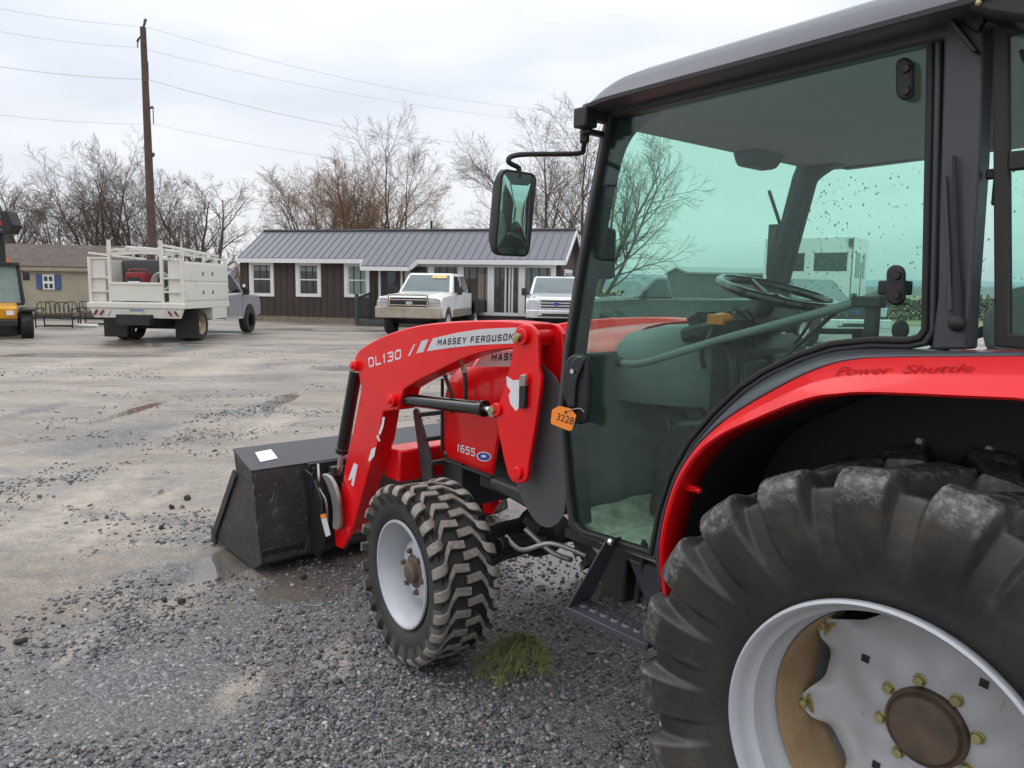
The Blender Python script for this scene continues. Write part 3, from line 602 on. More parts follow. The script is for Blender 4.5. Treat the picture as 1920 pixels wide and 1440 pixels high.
# quarter window and rear frame
qw = [(-.060, 2.03), (-.112, 1.462), (-.62, 1.44), (-.58, 2.03)]
def q3(pts, y): return [Vector((x, y, z)) for x, z in pts]
for s in (1, -1):
    b = MB(); b.prism(q3(qw, s*(DY-.004)), (0, -s*.005, 0)); w = b.build('quarter_window', M['cabglass'], tractor, smooth=0)
    o_ = q3([(-.045, 2.05), (-.10, 1.447), (-.64, 1.425), (-.60, 2.05)], s*(DY+.004)); b = MB(); b.ring(o_, inset(o_, .026), (0, -s*.02, 0)); b.build('window_seal', M['rubber'], w, .003)
    b = MB(); b.prism(q3([(-.57, 2.06), (-.61, 1.43), (-.68, 1.43), (-.64, 2.06)], s*DY), (0, -s*.07, 0)); b.build('rear_pillar', M['cab'], tractor, .01)
b = MB(); b.hexa([(-.635, -.6, 1.43), (-.63, -.6, 1.43), (-.63, .6, 1.43), (-.635, .6, 1.43), (-.60, -.6, 2.05), (-.595, -.6, 2.05), (-.595, .6, 2.05), (-.60, .6, 2.05)]); b.build('rear_window', M['cabglass'], tractor, smooth=0)
c, c2 = Y(DY+.003, (1880, 322))[0], Y(DY+.003, (1922, 300))[0]
b = MB(); b.box(c2, (.05, .02, .035)); b.box(c+Vector((.02, -.02, .0)), (.03, .012, .02)); b.box(c+Vector((.012, -.02, -.03)), (.018, .012, .06)); b.build('window_latch', M['plastic'], w, .004)
# right side: door glass and frame, windscreen
rg = [Vector((p.x+.10, -p.y+.02, p.z)) for p in out3]
b = MB(); b.prism(inset(rg, .03), (0, .005, 0)); rd = b.build('door_glass', M['cabglass'], tractor, smooth=0)
b = MB(); b.ring(rg, inset(rg, .036), (0, .03, 0)); b.build('door_frame', M['darktrim'], tractor, .005)
b = MB(); b.prism([Vector((p.x+.03, -p.y, p.z)) for p in P3(DY+.012, [(1768, -60), (1846, 20), (1836, 300), (1818, 560), (1813, 656), (1745, 656), (1757, 560), (1768, 100)])], (0, .06, 0)); b.build('door_pillar', M['cab'], tractor, .006)
ws = []
for yy in np.linspace(-.57, .57, 11):
    bow = .05*(1-(yy/.57)**2); ws.append([(1.16+bow, yy, 1.30), (1.13+bow, yy, 1.55), (1.06+bow, yy, 1.85), (1.0+bow*.8, yy, 2.06)])
vs = [q for r in ws for q in r]; fs = [(i*4+j, i*4+j+1, (i+1)*4+j+1, (i+1)*4+j) for i in range(10) for j in range(3)]
b = MB(); b.add(vs, fs); wsg = b.build('windscreen', M['cabglass'], tractor, smooth=60)
md = wsg.modifiers.new('solid', 'SOLIDIFY'); md.thickness = .005
# roof
def rrect(x0, x1, hw, rad, z, n=6):
    out = []
    for cx, cy, a0 in ((x1-rad, hw-rad, 0), (x0+rad, hw-rad, 90), (x0+rad, -hw+rad, 180), (x1-rad, -hw+rad, 270)):
        for k in range(n+1):
            t = R(a0+90*k/n); out.append((cx+rad*math.cos(t), cy+rad*math.sin(t), z(cx+rad*math.cos(t)) if callable(z) else z))
    return out
rings = [(.0, 2.054), (-.010, 2.057), (-.014, 2.066), (-.007, 2.086), (.012, 2.110), (.034, 2.128), (.08, 2.147), (.20, 2.163), (.45, 2.170)]
vs = []; nn = 28
for i, (d, z) in enumerate(rings):
    drop = lambda x, i=i, z=z: z-(.020 if i < 3 else .045)*max(0, (x-.55)/.5)**2+(.024*max(0, min(1, (.75-x)/.75)) if i > 3 else .024*max(0, min(1, (.6-x)/.6)))
    vs += rrect(-.74+d, 1.02-d*1.3, .765-d, max(.06, .16-d*.3), drop)
fs = [(i*nn+k, i*nn+(k+1) % nn, (i+1)*nn+(k+1) % nn, (i+1)*nn+k) for i in range(len(rings)-1) for k in range(nn)]+[tuple(range(nn)), tuple(range((len(rings)-1)*nn, len(rings)*nn))]
b = MB(); b.add(vs, fs); roof = b.build('roof', M['roof'], tractor, smooth=40)
b = MB(); b.prism(rrect(-.66, 1.04, .655, .12, 2.056), (0, 0, -.02)); hl = b.build('headliner', M['headliner'], tractor, .02)
b = MB(); b.hexa([(1.02, -.24, 1.985), (.95, -.24, 1.985), (.95, -.08, 1.985), (1.02, -.08, 1.985), (1.03, -.26, 2.040), (.92, -.26, 2.040), (.92, -.06, 2.040), (1.03, -.06, 2.040)]); b.build('roof_console', M['trim'], hl, .015)
for s in (1, -1): b = MB(); b.bar((-.66, s*(DY-.012), 2.068), (.92, s*(DY-.012), 2.042), .05, .03); b.build('roof_rail', M['cab'], tractor, .01)
# roof bracket at the door pillar
b = MB(); b.prism(Y(DY+.05, (1772, -40), (1772, 38), (1822, 98), (1832, 96), (1782, 30), (1782, -40)), (0, -.03, 0)); b.prism(Y(DY+.03, (1790, -40), (1800, 40), (1830, 60), (1848, 30), (1848, -40)), (0, -.02, 0))
b.build('lamp_bracket', M['black'], tractor, .003)
b = MB(); b.prism(Y(DY+.09, (1795, -60), (1812, 18), (1850, 30), (1930, 42), (1990, 20), (1990, -60)), (0, -.10, 0)); wlp = b.build('work_lamp', M['black'], tractor, .012); c, = Y(DY+.092, (1835, 5)); b = MB(); b.ball(c, .006, 6); b.build('lamp_screw', M['brass'], wlp)
b = MB(); b.tube(cr([(-.14, DY+.03, 2.04), (-.135, DY+.03, 1.99), (-.115, DY+.02, 1.965), (-.10, DY+.01, 1.99)], 5), .004, 6); b.build('lamp_wire', M['hose'], tractor)
# wiper-like rods on the pillar
q1, q2 = Y(DY+.024, (1789, 292), (1796, 596)); b = MB(); b.tube([q1, q1.lerp(q2, .55), q1.lerp(q2, .85), q2], [.004, .0055, .009, .009], 10); b.ball(q2+Vector((0, 0, -.01)), .017, 8); rod = b.build('wiper_arm', M['plastic'], tractor)
q1, q2 = Y(DY+.018, (1772, 330), (1784, 580)); b = MB(); b.cyl(q1, q2, .003, 8); b.cyl(q1.lerp(q2, .82), q2, .008, 10); b.build('gas_strut', M['cab'], tractor)
# sill shelf between glass and fender
fl = [tuple(q[:2]) for q in cr([(a, c, 0) for a, c in ((1238, 1118), (1231, 1050), (1237, 985), (1260, 905), (1295, 845), (1345, 795), (1400, 757), (1480, 712), (1545, 684), (1605, 671), (1700, 667), (1800, 666), (1925, 665))], 5)]
lw = [np.interp(i, [0, 10, 22, 32, 42, 60], [.018, .018, .020, .045, .066, .072]) for i in range(len(fl))]
OP = Y(.82, *fl); ext = OP[-1]
OP += [ext+Vector((-.12, 0, -.004)), ext+Vector((-.26, 0, -.03)), ext+Vector((-.36, 0, -.09))]; lw += [.072, .068, .06]
def resamp(L_, n):
    P_ = [Vector((a, c, 0)) for a, c in L_]; P_ = cr(P_, 6); d = [0]
    for i in range(1, len(P_)): d.append(d[-1]+(P_[i]-P_[i-1]).length)
    return [(float(np.interp(q, d, [p.x for p in P_])), float(np.interp(q, d, [p.y for p in P_]))) for q in np.linspace(0, d[-1], n)]
def fender(sg):
    sec = []
    for i, p_ in enumerate(OP):
        t = (OP[min(i+1, len(OP)-1)]-OP[max(i-1, 0)]).normalized(); nrm = Vector((t.z, 0, -t.x))
        if nrm.z > 0 and i > 20: nrm = -nrm
        if i <= 20 and nrm.x > 0: nrm = -nrm
        w_ = lw[i]
        pts = [p_+Vector((0, -.155, 0))-nrm*.004, p_+Vector((0, -.02, 0))-nrm*.0, p_+nrm*.004+Vector((0, -.006, 0)), p_+nrm*w_*.46+Vector((0, -.004, 0)), p_+nrm*w_*.54+Vector((0, -.001, 0)), p_+nrm*w_+Vector((0, .46*w_, 0)), p_+nrm*(w_+.005)+Vector((0, .46*w_-.006, 0)), p_+nrm*(w_+.012)+Vector((0, -.085, 0))]
        sec.append(pts)
    m_ = 8; vs = [q for s_ in sec for q in s_]; fs = [(i*m_+j, i*m_+j+1, (i+1)*m_+j+1, (i+1)*m_+j) for i in range(len(sec)-1) for j in range(m_-1)]
    b = MB(); b.add(vs, fs)
    if sg < 0: b.mirror()
    f_ = b.build('fender', M['red'], tractor, smooth=28)
    s_ = f_.modifiers.new('solid', 'SOLIDIFY'); s_.thickness = .004
    b = MB(); vs = []
    for i, p_ in enumerate(OP):
        q = sec[i][7]; vs += [q+Vector((0, .01, 0)), q+Vector((0, -.36, 0))]
    b.add(vs, [(i*2, i*2+1, i*2+3, i*2+2) for i in range(len(OP)-1)])
    wl = [sec[i][7]+Vector((0, -.30, 0)) for i in range(len(OP))]
    b.prism(wl+[Vector((-.6, wl[0].y, .70)), Vector((.56, wl[0].y, .70))], (0, -.01, 0))
    if sg < 0: b.mirror()
    b.build('wheel_arch', M['plastic'], f_, smooth=40)
    b = MB(); dl = Y(DY+.004, *resamp([(1229, 1052), (1247, 965), (1269, 895), (1301, 838), (1345, 786), (1395, 739), (1440, 708), (1500, 680), (1562, 660), (1630, 654), (1700, 655), (1760, 657), (1840, 658), (1930, 657)], 44)); fl_ = Y(.812, *resamp(fl, 44))
    vs = []
    for p_, q_ in zip(dl, fl_): m1 = p_.lerp(q_, .55); m1.z += .002; vs += [p_+Vector((0, -.03, 0)), p_, m1, q_+Vector((0, 0, .001))]
    b.add(vs, [(i*4+j, i*4+j+1, i*4+j+5, i*4+j+4) for i in range(43) for j in range(3)])
    if sg < 0: b.mirror()
    sh_ = b.build('fender_shelf', M['cab'], f_, smooth=40); s_ = sh_.modifiers.new('solid', 'SOLIDIFY'); s_.thickness = .006
    return f_
fen = fender(1); fender(-1)
for px in ((1705, 832), (1838, 848)):
    c, = Y(.50, px); b = MB(); b.lathe([(0, .012), (.008, .012), (.011, .0)], Vector((c.x, .437, c.z)), (0, 1, 0), 10); b.build('arch_bolt', M['steel'], fen)
for px in ((1287, 915), (1262, 1085)):
    c, = Y(.79, px); b = MB(); b.box(c+Vector((0, -.01, 0)), (.05, .02, .016)); b.cyl(c+Vector((-.02, -.005, 0)), c+Vector((-.04, -.005, 0)), .008, 8); b.build('fender_clip', M['red'], fen, .003)
text('lettering', 'Power', Y(.8185, (1566, 704), (1672, 701), (1674, 685), (1568, 688)), M['fadedink'], fen, shear=.4); text('lettering', 'Shuttle', Y(.8185, (1692, 700), (1826, 696), (1827, 682), (1694, 684)), M['fadedink'], fen, shear=.4)

# ---- cab interior
b = MB(); b.box((.86, 0, .735), (.56, 1.22, .03)); b.box((.20, 0, .735), (.76, .76, .03)); b.build('cab_floor', M['black'], tractor)
vs = []; nx, ny = 24, 30
for i in range(nx+1):
    for j in range(ny+1):
        x = .40+.72*i/nx; y = -.50+1.14*j/ny; vs.append((x, y, .757+.012*mnoise.noise(Vector((x*9, y*9, 1)))+.05*max(0, (x-1.03)/.09)))
b = MB(); b.add(vs, [(i*(ny+1)+j, i*(ny+1)+j+1, (i+1)*(ny+1)+j+1, (i+1)*(ny+1)+j) for i in range(nx) for j in range(ny)]); b.build('floor_mat', M['mat'], tractor)
b = MB(); b.box((1.165, 0, 1.03), (.03, 1.08, .60)); b.build('firewall', M['trim'], tractor, .01)
# dashboard: cowl with smooth rounded top
st = [(1.16, .38, 1.40), (1.05, .37, 1.425), (.92, .31, 1.43), (.86, .26, 1.40), (.83, .22, 1.33)]
vs = []; fs = []
for x, hw, z1 in st:
    ring = [(hw-.02, 1.16), (hw, 1.20), (hw, z1-.12), (hw-.02, z1-.05), (hw-.07, z1-.01), (hw-.15, z1)]; ring = ring+[(-a, c) for a, c in ring[::-1]]; vs += [(x, a, c) for a, c in ring]
n = 12
for i in range(4):
    for k in range(n-1): fs.append((i*n+k, i*n+k+1, (i+1)*n+k+1, (i+1)*n+k))
fs += [tuple(range(4*n, 5*n))]+[(i*n, (i+1)*n, (i+1)*n+n-1, i*n+n-1) for i in range(4)]
b = MB(); b.add(vs, fs); dash = b.build('dashboard', M['dash'], tractor, smooth=40)
b = MB(); b.box((.86, .10, 1.415), (.16, .42, .05), Matrix.Rotation(.25, 3, 'Y')); b.build('instrument_hood', M['plastic'], dash, .015)
b = MB(); b.box((.80, .30, 1.455), (.05, .05, .03), Matrix.Rotation(.4, 3, 'Z')); b.ball((.785, .29, 1.46), .028, 8, (1.3, .8, .6)); b.build('lever_knob', M['amber'], dash)
b = MB(); b.tube(cr([(.84, .30, 1.30), (.82, .34, 1.36), (.80, .31, 1.43)], 4), .008, 8); b.build('lever', M['black'], dash)
b = MB(); b.tube([(.94, 0, 1.34), (.80, 0, 1.52)], [.05, .03], 14); col = b.build('steering_column', M['plastic'], tractor)
ax = Vector((-.25, 0, 1)).normalized(); ce = Vector((.78, 0, 1.54)); u_ = Vector((1, 0, .25)).normalized()
b = MB(); b.tube([ce+.19*(math.cos(2*math.pi*k/40)*u_+math.sin(2*math.pi*k/40)*Vector((0, 1, 0))) for k in range(40)], .016, 10, closed=True)
for t in (90, 210, 330): b.tube([ce-ax*.03, ce+.18*(math.cos(R(t))*u_+math.sin(R(t))*Vector((0, 1, 0)))], .012, 8)
b.lathe([(0, .0), (.045, -.01), (.05, -.04)], ce, ax, 16); b.build('steering_wheel', M['blackgloss'], tractor)
for x, y, h in ((.55, -.36, 1.42), (.45, -.40, 1.40), (.62, -.30, 1.34), (.40, .36, 1.24)):
    b = MB(); b.tube([(x, y, .95), (x-.03, y, h-.05)], .008, 8); lv = b.build('lever', M['black'], tractor); b = MB(); b.ball((x-.03, y, h), .028, 8, (1, 1, 1.3)); b.build('lever_knob', M['plastic'], lv)
b = MB(); b.box((.42, -.42, 1.08), (.62, .26, .40)); b.build('side_console', M['trim'], tractor, .03)
b = MB(); b.box((.78, .20, .90), (.03, .11, .10), Matrix.Rotation(.6, 3, 'Y')); b.box((.78, -.16, .90), (.03, .08, .12), Matrix.Rotation(.6, 3, 'Y')); b.tube([(.80, .20, .90), (.95, .20, 1.05)], .01, 8); b.tube([(.80, -.16, .90), (.95, -.16, 1.05)], .01, 8); b.build('pedal', M['black'], tractor, .005)
b = MB(); b.prism([(1.02, .34, .77), (1.0, .34, 1.02), (.92, .34, 1.12), (.78, .34, 1.14), (.82, .34, .95), (.86, .34, .77)], (0, -.50, 0)); b.build('pedal_cover', M['black'], tractor, .02)
for k in range(5):
    b = MB(); b.tube(cr([(.98, .30-.10*k, .80), (.93, .28-.09*k, .95+.04*(k % 3)), (1.02, .26-.10*k, 1.12), (1.10, .24-.1*k, 1.2)], 5), .010+.003*(k % 2), 8); b.build('harness', M['hose'], tractor)
b = MB(); b.prism([(.845, .255, 1.40), (.80, .23, 1.35), (.79, .22, 1.14), (.84, .27, 1.14)], (0, -.49, 0)); pnl = b.build('instrument_panel', M['black'], dash, .01)
b = MB(); b.box((.775, .12, 1.27), (.03, .13, .10)); b.build('fuse_box', M['castgrey'], pnl, .008)
b = MB(); b.box((.772, -.08, 1.30), (.02, .16, .07)); b.build('switch_plate', M['dash'], pnl, .006)
for k in range(3): b = MB(); b.cyl((.765, -.14+.06*k, 1.30), (.755, -.14+.06*k, 1.30), .013, 12); b.build('knob', M['white'], pnl)
b = MB(); b.tube(cr([(.80, .24, 1.36), (.76, .26, 1.30), (.77, .24, 1.18), (.80, .20, 1.08), (.84, .22, .95)], 5), .012, 8); b.build('harness', M['hose'], pnl)
b = MB(); b.box((.90, .19, 1.445), (.05, .20, .05), Matrix.Rotation(.5, 3, 'Y')); b.box((.88, -.10, 1.45), (.10, .24, .08), Matrix.Rotation(.35, 3, 'Y')); b.build('gauge_cluster', M['black'], dash, .01)
for k, (x, y) in enumerate(((.80, .13), (.80, .08), (.81, -.2))): b = MB(); b.tube([(x, y, 1.36), (x-.03, y+.06*(1 if k < 2 else -1), 1.46), (x-.06, y+.16*(1 if k < 2 else -1), 1.49)], .007, 8); b.build('stalk', M['black'], dash)
b = MB(); b.box((.62, .02, 1.20), (.16, .22, .10)); b.box((.70, .02, 1.05), (.10, .16, .26)); b.build('console_pod', M['dash'], tractor, .02)
for k in range(4): b = MB(); b.box((.56+.035*k, .10, 1.255), (.02, .03, .012)); b.build('rocker_switch', M['white'], tractor, .003)
b = MB(); b.box((-.02, 0, 1.16), (.52, .50, .13)); b.build('seat', M['plastic'], tractor, .05)
b = MB(); b.box((-.33, 0, 1.47), (.13, .48, .62), Matrix.Rotation(-.15, 3, 'Y')); b.build('backrest', M['plastic'], tractor, .05)
b = MB(); b.prism([(.06, .30, 1.50), (.0, .30, 1.56), (-.14, .30, 1.60), (-.40, .30, 1.62), (-.40, .30, 1.36), (.0, .30, 1.38), (.05, .30, 1.42)], (0, -.09, 0)); b.build('armrest', M['dash'], tractor, .02); b = MB(); b.prism([(.06, -.30, 1.50), (.0, -.30, 1.56), (-.4, -.30, 1.52), (-.40, -.30, 1.40), (.0, -.30, 1.42)], (0, .08, 0)); b.build('armrest', M['dash'], tractor, .02)
b = MB(); b.box((-.05, 0, .95), (.40, .36, .40)); b.build('seat_base', M['black'], tractor, .02)
# interior rear view mirror on the right and rain on the right glass
b = MB(); r2 = random.Random(3)
for k in range(420):
    t = r2.random(); x = r2.gauss(.97, .12) if k % 2 else r2.uniform(.0, 1.05); z = r2.uniform(1.45, 2.02)
    x = x if x < 1.08 else r2.uniform(.3, 1.05); rad = r2.uniform(.0012, .0036)
    b.ball((x, -DY+.0185, z), rad, 3, (1, .5, r2.uniform(.8, 1.7)))
o = b.build('rain_drops', M['dropm'], rd, smooth=60); tag(o, kind='stuff')

# ---- mirrors
mc = Vector((1.10, .885, 1.755))
def mirror(sg):
    toc = (Vector(CAM)-mc).normalized(); tos = (Vector((.15, -.15, 1.50))-mc).normalized(); nrm = (toc+tos).normalized(); nrm.z *= .6; nrm.normalize()
    sx_ = Vector((0, 0, 1)).cross(nrm).normalized(); up = nrm.cross(sx_)
    def sheet(hw, hh, rad, d):
        out = []
        for cx, cy, a0 in ((hw-rad, hh-rad, 0), (-hw+rad, hh-rad, 90), (-hw+rad, -hh+rad, 180), (hw-rad, -hh+rad, 270)):
            for k in range(6): t = R(a0+18*k); out.append(mc+sx_*(cx+rad*math.cos(t))+up*(cy+rad*math.sin(t))+nrm*d)
        return out
    b = MB()
    a0 = sheet(.055, .100, .03, -.045); a1 = sheet(.070, .120, .026, -.015); a2 = sheet(.071, .121, .025, .006)
    n = len(a0); b.add(a0+a1+a2, [tuple(range(n))]+[(k+i*n, (k+1) % n+i*n, (k+1) % n+(i+1)*n, k+(i+1)*n) for i in (0, 1) for k in range(n)]+[tuple(range(2*n, 3*n))])
    tr = sheet(.020, .020, .01, 0)
    if sg < 0: b.mirror()
    m_ = b.build('mirror', M['plastic'], tractor, .003)
    b = MB(); gl = sheet(.065, .114, .022, .0068); fr_ = [1., .9, .78, .64, .48, .3, .12]; c0 = mc+nrm*.0068
    b.add([c0+(p-c0)*f+nrm*.007*(1-f*f) for f in fr_ for p in gl]+[c0+nrm*.007], [(i*n+k, i*n+(k+1) % n, (i+1)*n+(k+1) % n, (i+1)*n+k) for i in range(len(fr_)-1) for k in range(n)]+[((len(fr_)-1)*n+k, (len(fr_)-1)*n+(k+1) % n, len(fr_)*n) for k in range(n)])
    if sg < 0: b.mirror()
    b.build('mirror_glass', M['mirror'], m_, smooth=60)
    top = mc+up*.121
    e1 = X(1.05, (950, 300))[0]; e2 = X(1.02, (1082, 288))[0]; e3 = X(.98, (1096, 262))[0]; e4 = X(.96, (1098, 215))[0]
    b = MB(); b.tube([top+Vector((0, 0, -.02))]+cr([top+Vector((0, 0, .01)), X(1.08, (953, 302))[0], X(1.07, (975, 290))[0], e2, X(1.0, (1094, 276))[0], e3], 5), .0075, 10)
    if sg < 0: b.mirror()
    b.build('mirror_arm', M['black'], m_)
    b = MB(); b.cyl(e3+Vector((0, 0, -.01)), e3+Vector((0, 0, .03)), .014, 10); b.cyl(e3, e4, .011, 10); b.box(e4+Vector((0, 0, -.01)), (.05, .05, .055)); A_ = Y(DY-.03, (1135, 222))[0]
    b.bar(e4+Vector((0, 0, .01)), A_+Vector((-.03, 0, 0)), .04, .045); b.bar(e4+Vector((0, 0, -.045)), A_+Vector((-.01, 0, -.05)), .03, .014)
    if sg < 0: b.mirror()
    b.build('mirror_bracket', M['black'], m_, .005)
mirror(1)
# right-hand mirror, seen through the glass
b = MB(); mr_ = at(1466, 470, 3.35)
b.hexa([mr_+Vector(q) for q in ((-.01, -.07, -.11), (.03, -.07, -.11), (.03, .07, -.11), (-.01, .07, -.11), (-.01, -.07, .11), (.03, -.07, .11), (.03, .07, .11), (-.01, .07, .11))]); b.tube([mr_+Vector((.01, 0, .10)), mr_+Vector((-.02, .16, .24))], .008, 8); b.build('mirror', M['plastic'], tractor, .015)
b = MB(); ts_ = at(1481, 440, 3.3); b.box(ts_, (.03, .045, .13)); b.bar(ts_, ts_+Vector((-.02, .10, .02)), .02, .02); b.build('turn_signal', M['amber'], tractor, .01)
# inner mirror beside the left pillar
c = X(1.03, (1135, 472))[0]
b = MB(); b.hexa([c+Vector(q) for q in ((-.01, -.045, -.085), (.04, -.045, -.085), (.04, .035, -.085), (-.01, .035, -.085), (-.01, -.045, .075), (.04, -.045, .075), (.04, .035, .075), (-.01, .035, .075))]); b.build('cab_mirror', M['plastic'], tractor, .015)

# ---- the tag on the door handle: a thing of its own
tg = [(1036, 768), (1049, 761), (1070, 766), (1081, 779), (1073, 806), (1068, 808), (1035, 795), (1033, 791)]
b = MB(); b.prism(Y(DY+.06, *tg), (0, .0015, 0)); tagk = b.build('price_tag', M['orange'], None)
tag(tagk, 'orange plastic key tag numbered 3228 hanging from the tractor door handle', 'tag')
text('lettering', '3228', Y(DY+.0617, (1043, 787), (1074, 797), (1077, 783), (1046, 774)), M['ink'], tagk)
b = MB(); b.prism(Y(DY+.0611, *oval(1061.5, 772.5, 2.6, 3.0)), (0, .0012, 0)); b.build('eyelet', M['ink'], tagk)
b = MB(); b.tube(cr([*Y(DY+.062, (1061, 772), (1072, 768)), *Y(DY+.05, (1088, 766), (1095, 773))], 5), .0015, 6); b.build('tie_wire', M['steel'], tagk)
# ================================================================ ground
def ground_material():
    m = bpy.data.materials.new('wet_gravel_yard'); m.use_nodes = True; nt = m.node_tree; L = nt.links; b = nt.nodes['Principled BSDF']
    geo = _n(nt, 'ShaderNodeNewGeometry'); P = geo.outputs['Position']
    def noise(scale, det=5, rough=.55, st=(1, 1, 1), dist=0., rot=0.):
        mp = _n(nt, 'ShaderNodeMapping'); mp.vector_type = 'TEXTURE'; mp.inputs['Scale'].default_value = st; mp.inputs['Rotation'].default_value = (0, 0, rot); L.new(P, mp.inputs[0])
        n = _n(nt, 'ShaderNodeTexNoise'); n.inputs['Scale'].default_value = scale; n.inputs['Detail'].default_value = det; n.inputs['Roughness'].default_value = rough; n.inputs['Distortion'].default_value = dist
        L.new(mp.outputs[0], n.inputs[0]); return n.outputs['Fac']
    def ramp(x, *st):
        r = _n(nt, 'ShaderNodeValToRGB'); e = r.color_ramp.elements
        while len(e) < len(st): e.new(.5)
        for k, (p, c) in enumerate(st): e[k].position = p; e[k].color = (*c, 1) if hasattr(c, '__len__') else (c, c, c, 1)
        L.new(x, r.inputs[0]); return r.outputs[0]
    def mth(op, a, c=None, cl=False):
        n = _n(nt, 'ShaderNodeMath', operation=op, use_clamp=cl)
        for i, q in enumerate((a, c)):
            if q is None: continue
            if isinstance(q, (int, float)): n.inputs[i].default_value = q
            else: L.new(q, n.inputs[i])
        return n.outputs[0]
    def mix(f, a, c):
        n = _n(nt, 'ShaderNodeMixRGB')
        for i, q in enumerate((f, a, c)):
            if isinstance(q, (int, float)): n.inputs[i].default_value = q
            elif isinstance(q, tuple): n.inputs[i].default_value = (*q, 1)
            else: L.new(q, n.inputs[i])
        return n.outputs[0]
    def blob(c, rx, ry, rot, soft=.35):   # soft elliptical place on the ground, edge broken by noise
        mp = _n(nt, 'ShaderNodeMapping'); mp.vector_type = 'TEXTURE'; mp.inputs['Location'].default_value = (c[0], c[1], 0); mp.inputs['Rotation'].default_value = (0, 0, rot); mp.inputs['Scale'].default_value = (rx, ry, 50)
        L.new(P, mp.inputs[0]); l = _n(nt, 'ShaderNodeVectorMath', operation='LENGTH'); L.new(mp.outputs[0], l.inputs[0])
        d = mth('ADD', l.outputs['Value'], mth('MULTIPLY', mth('SUBTRACT', edge, .5), 1.5))
        r = _n(nt, 'ShaderNodeMapRange'); r.interpolation_type = 'SMOOTHSTEP'; r.inputs['From Min'].default_value = 1-soft; r.inputs['From Max'].default_value = 1+soft*.3; r.inputs['To Min'].default_value = 1; r.inputs['To Max'].default_value = 0
        L.new(d, r.inputs[0]); return r.outputs[0]
    def vor(scale, feat='F1'):
        v = _n(nt, 'ShaderNodeTexVoronoi'); v.feature = feat; v.inputs['Scale'].default_value = scale; L.new(P, v.inputs['Vector']); return v
    edge = noise(1.3, 6, .65)
    track = head(1, .12)                       # wheel tracks run across the yard
    # gravel: cells of mixed grey stone
    v1 = vor(75); v2 = vor(150)
    sp = _n(nt, 'ShaderNodeSeparateColor'); L.new(v1.outputs['Color'], sp.inputs[0])
    sp2 = _n(nt, 'ShaderNodeSeparateColor'); L.new(v2.outputs['Color'], sp2.inputs[0])
    g1 = ramp(sp.outputs[0], (0, (.045, .045, .048)), (.5, (.12, .12, .124)), (.86, (.21, .21, .21)), (1, (.44, .435, .43)))
    g2 = ramp(sp2.outputs[0], (0, (.055, .055, .057)), (.6, (.135, .135, .138)), (1, (.29, .285, .28)))
    gravel = mix(mth('GREATER_THAN', sp.outputs[1], .45), g1, g2)
    gravel = mix(mth('MULTIPLY', ramp(noise(2.2, 6, .6), (.42, 0.), (.7, 1.)), .55), gravel, (.17, .145, .12))
    # mud / fines
    fine = noise(9, 8, .7)
    mud = ramp(noise(.8, 9, .66, (2.6, 1, 1), .3, track), (.3, (.17, .137, .105)), (.47, (.31, .258, .203)), (.66, (.48, .41, .33)))
    mud = mix(mth('MULTIPLY', ramp(noise(2.6, 8, .7, (4.5, 1, 1), .2, track), (.48, 0.), (.66, 1.)), .5), mud, (.16, .145, .13))
    mud = mix(mth('MULTIPLY', ramp(fine, (.44, 0.), (.62, 1.)), .5), mud, (.115, .105, .095))
    mud = mix(mth('MULTIPLY', ramp(noise(24, 4, .7), (.55, 0.), (.68, 1.)), .5), mud, (.12, .115, .11))
    mud = mix(ramp(noise(.7, 8, .62, (2.4, 1, 1), .5, track), (.5, 0.), (.68, .7)), mud, (.46, .39, .30))
    peb = mth('MULTIPLY', mth('GREATER_THAN', sp2.outputs[2], .72), .8)
    mud = mix(peb, mud, g2)
    # where: gravel near the tractor and in patches, fines over the open yard
    dv = _n(nt, 'ShaderNodeVectorMath', operation='DISTANCE'); L.new(P, dv.inputs[0]); dv.inputs[1].default_value = (-.2, .6, 0)
    near = _n(nt, 'ShaderNodeMapRange'); near.inputs['From Min'].default_value = 1.6; near.inputs['From Max'].default_value = 5.2; near.inputs['To Min'].default_value = .24; near.inputs['To Max'].default_value = -.05; L.new(dv.outputs['Value'], near.inputs[0])
    pm = mth('ADD', noise(.75, 9, .7, (2.4, 1, 1), .6, track), near.outputs[0])
    isg = ramp(pm, (.50, 0.), (.59, 1.))
    # patches seen in the yard: dark stone heaps, pale fines
    heaps = None
    for px, rx, ry in HEAPS:
        c = Z(0, px)[0]; q = blob(c, rx, ry, YAW, .6); heaps = q if heaps is None else mth('MAXIMUM', heaps, q)
    isg = mth('MAXIMUM', isg, mth('MULTIPLY', heaps, ramp(fine, (.35, .3), (.5, 1.))))
    col = mix(isg, mud, gravel)
    pale = None
    for px, rx, ry in PALE:
        c = Z(0, px)[0]; q = blob(c, rx, ry, YAW, .8); pale = q if pale is None else mth('MAXIMUM', pale, q)
    col = mix(mth('MULTIPLY', pale, ramp(fine, (.3, .9), (.62, .25))), col, (.47, .405, .33))
    # puddles and damp
    pud = mth('MULTIPLY', ramp(noise(.55, 7, .6, (3., 1, 1), .4, track), (.51, 0.), (.62, 1.)), .74)
    far = _n(nt, 'ShaderNodeMapRange'); far.inputs['From Min'].default_value = 3.5; far.inputs['From Max'].default_value = 6.5; L.new(dv.outputs['Value'], far.inputs[0])
    pud = mth('MULTIPLY', pud, far.outputs[0])
    for px, rx, ry in PUDDLES:
        c = Z(0, px)[0]; pud = mth('MAXIMUM', pud, blob(c, rx, ry, YAW))
    damp = ramp(noise(.6, 8, .65, (2.4, 1, 1), .3, track+.2), (.42, 0.), (.62, 1.))
    col = mix(mth('MULTIPLY', damp, .25), col, mix(.5, col, (.05, .045, .04)))
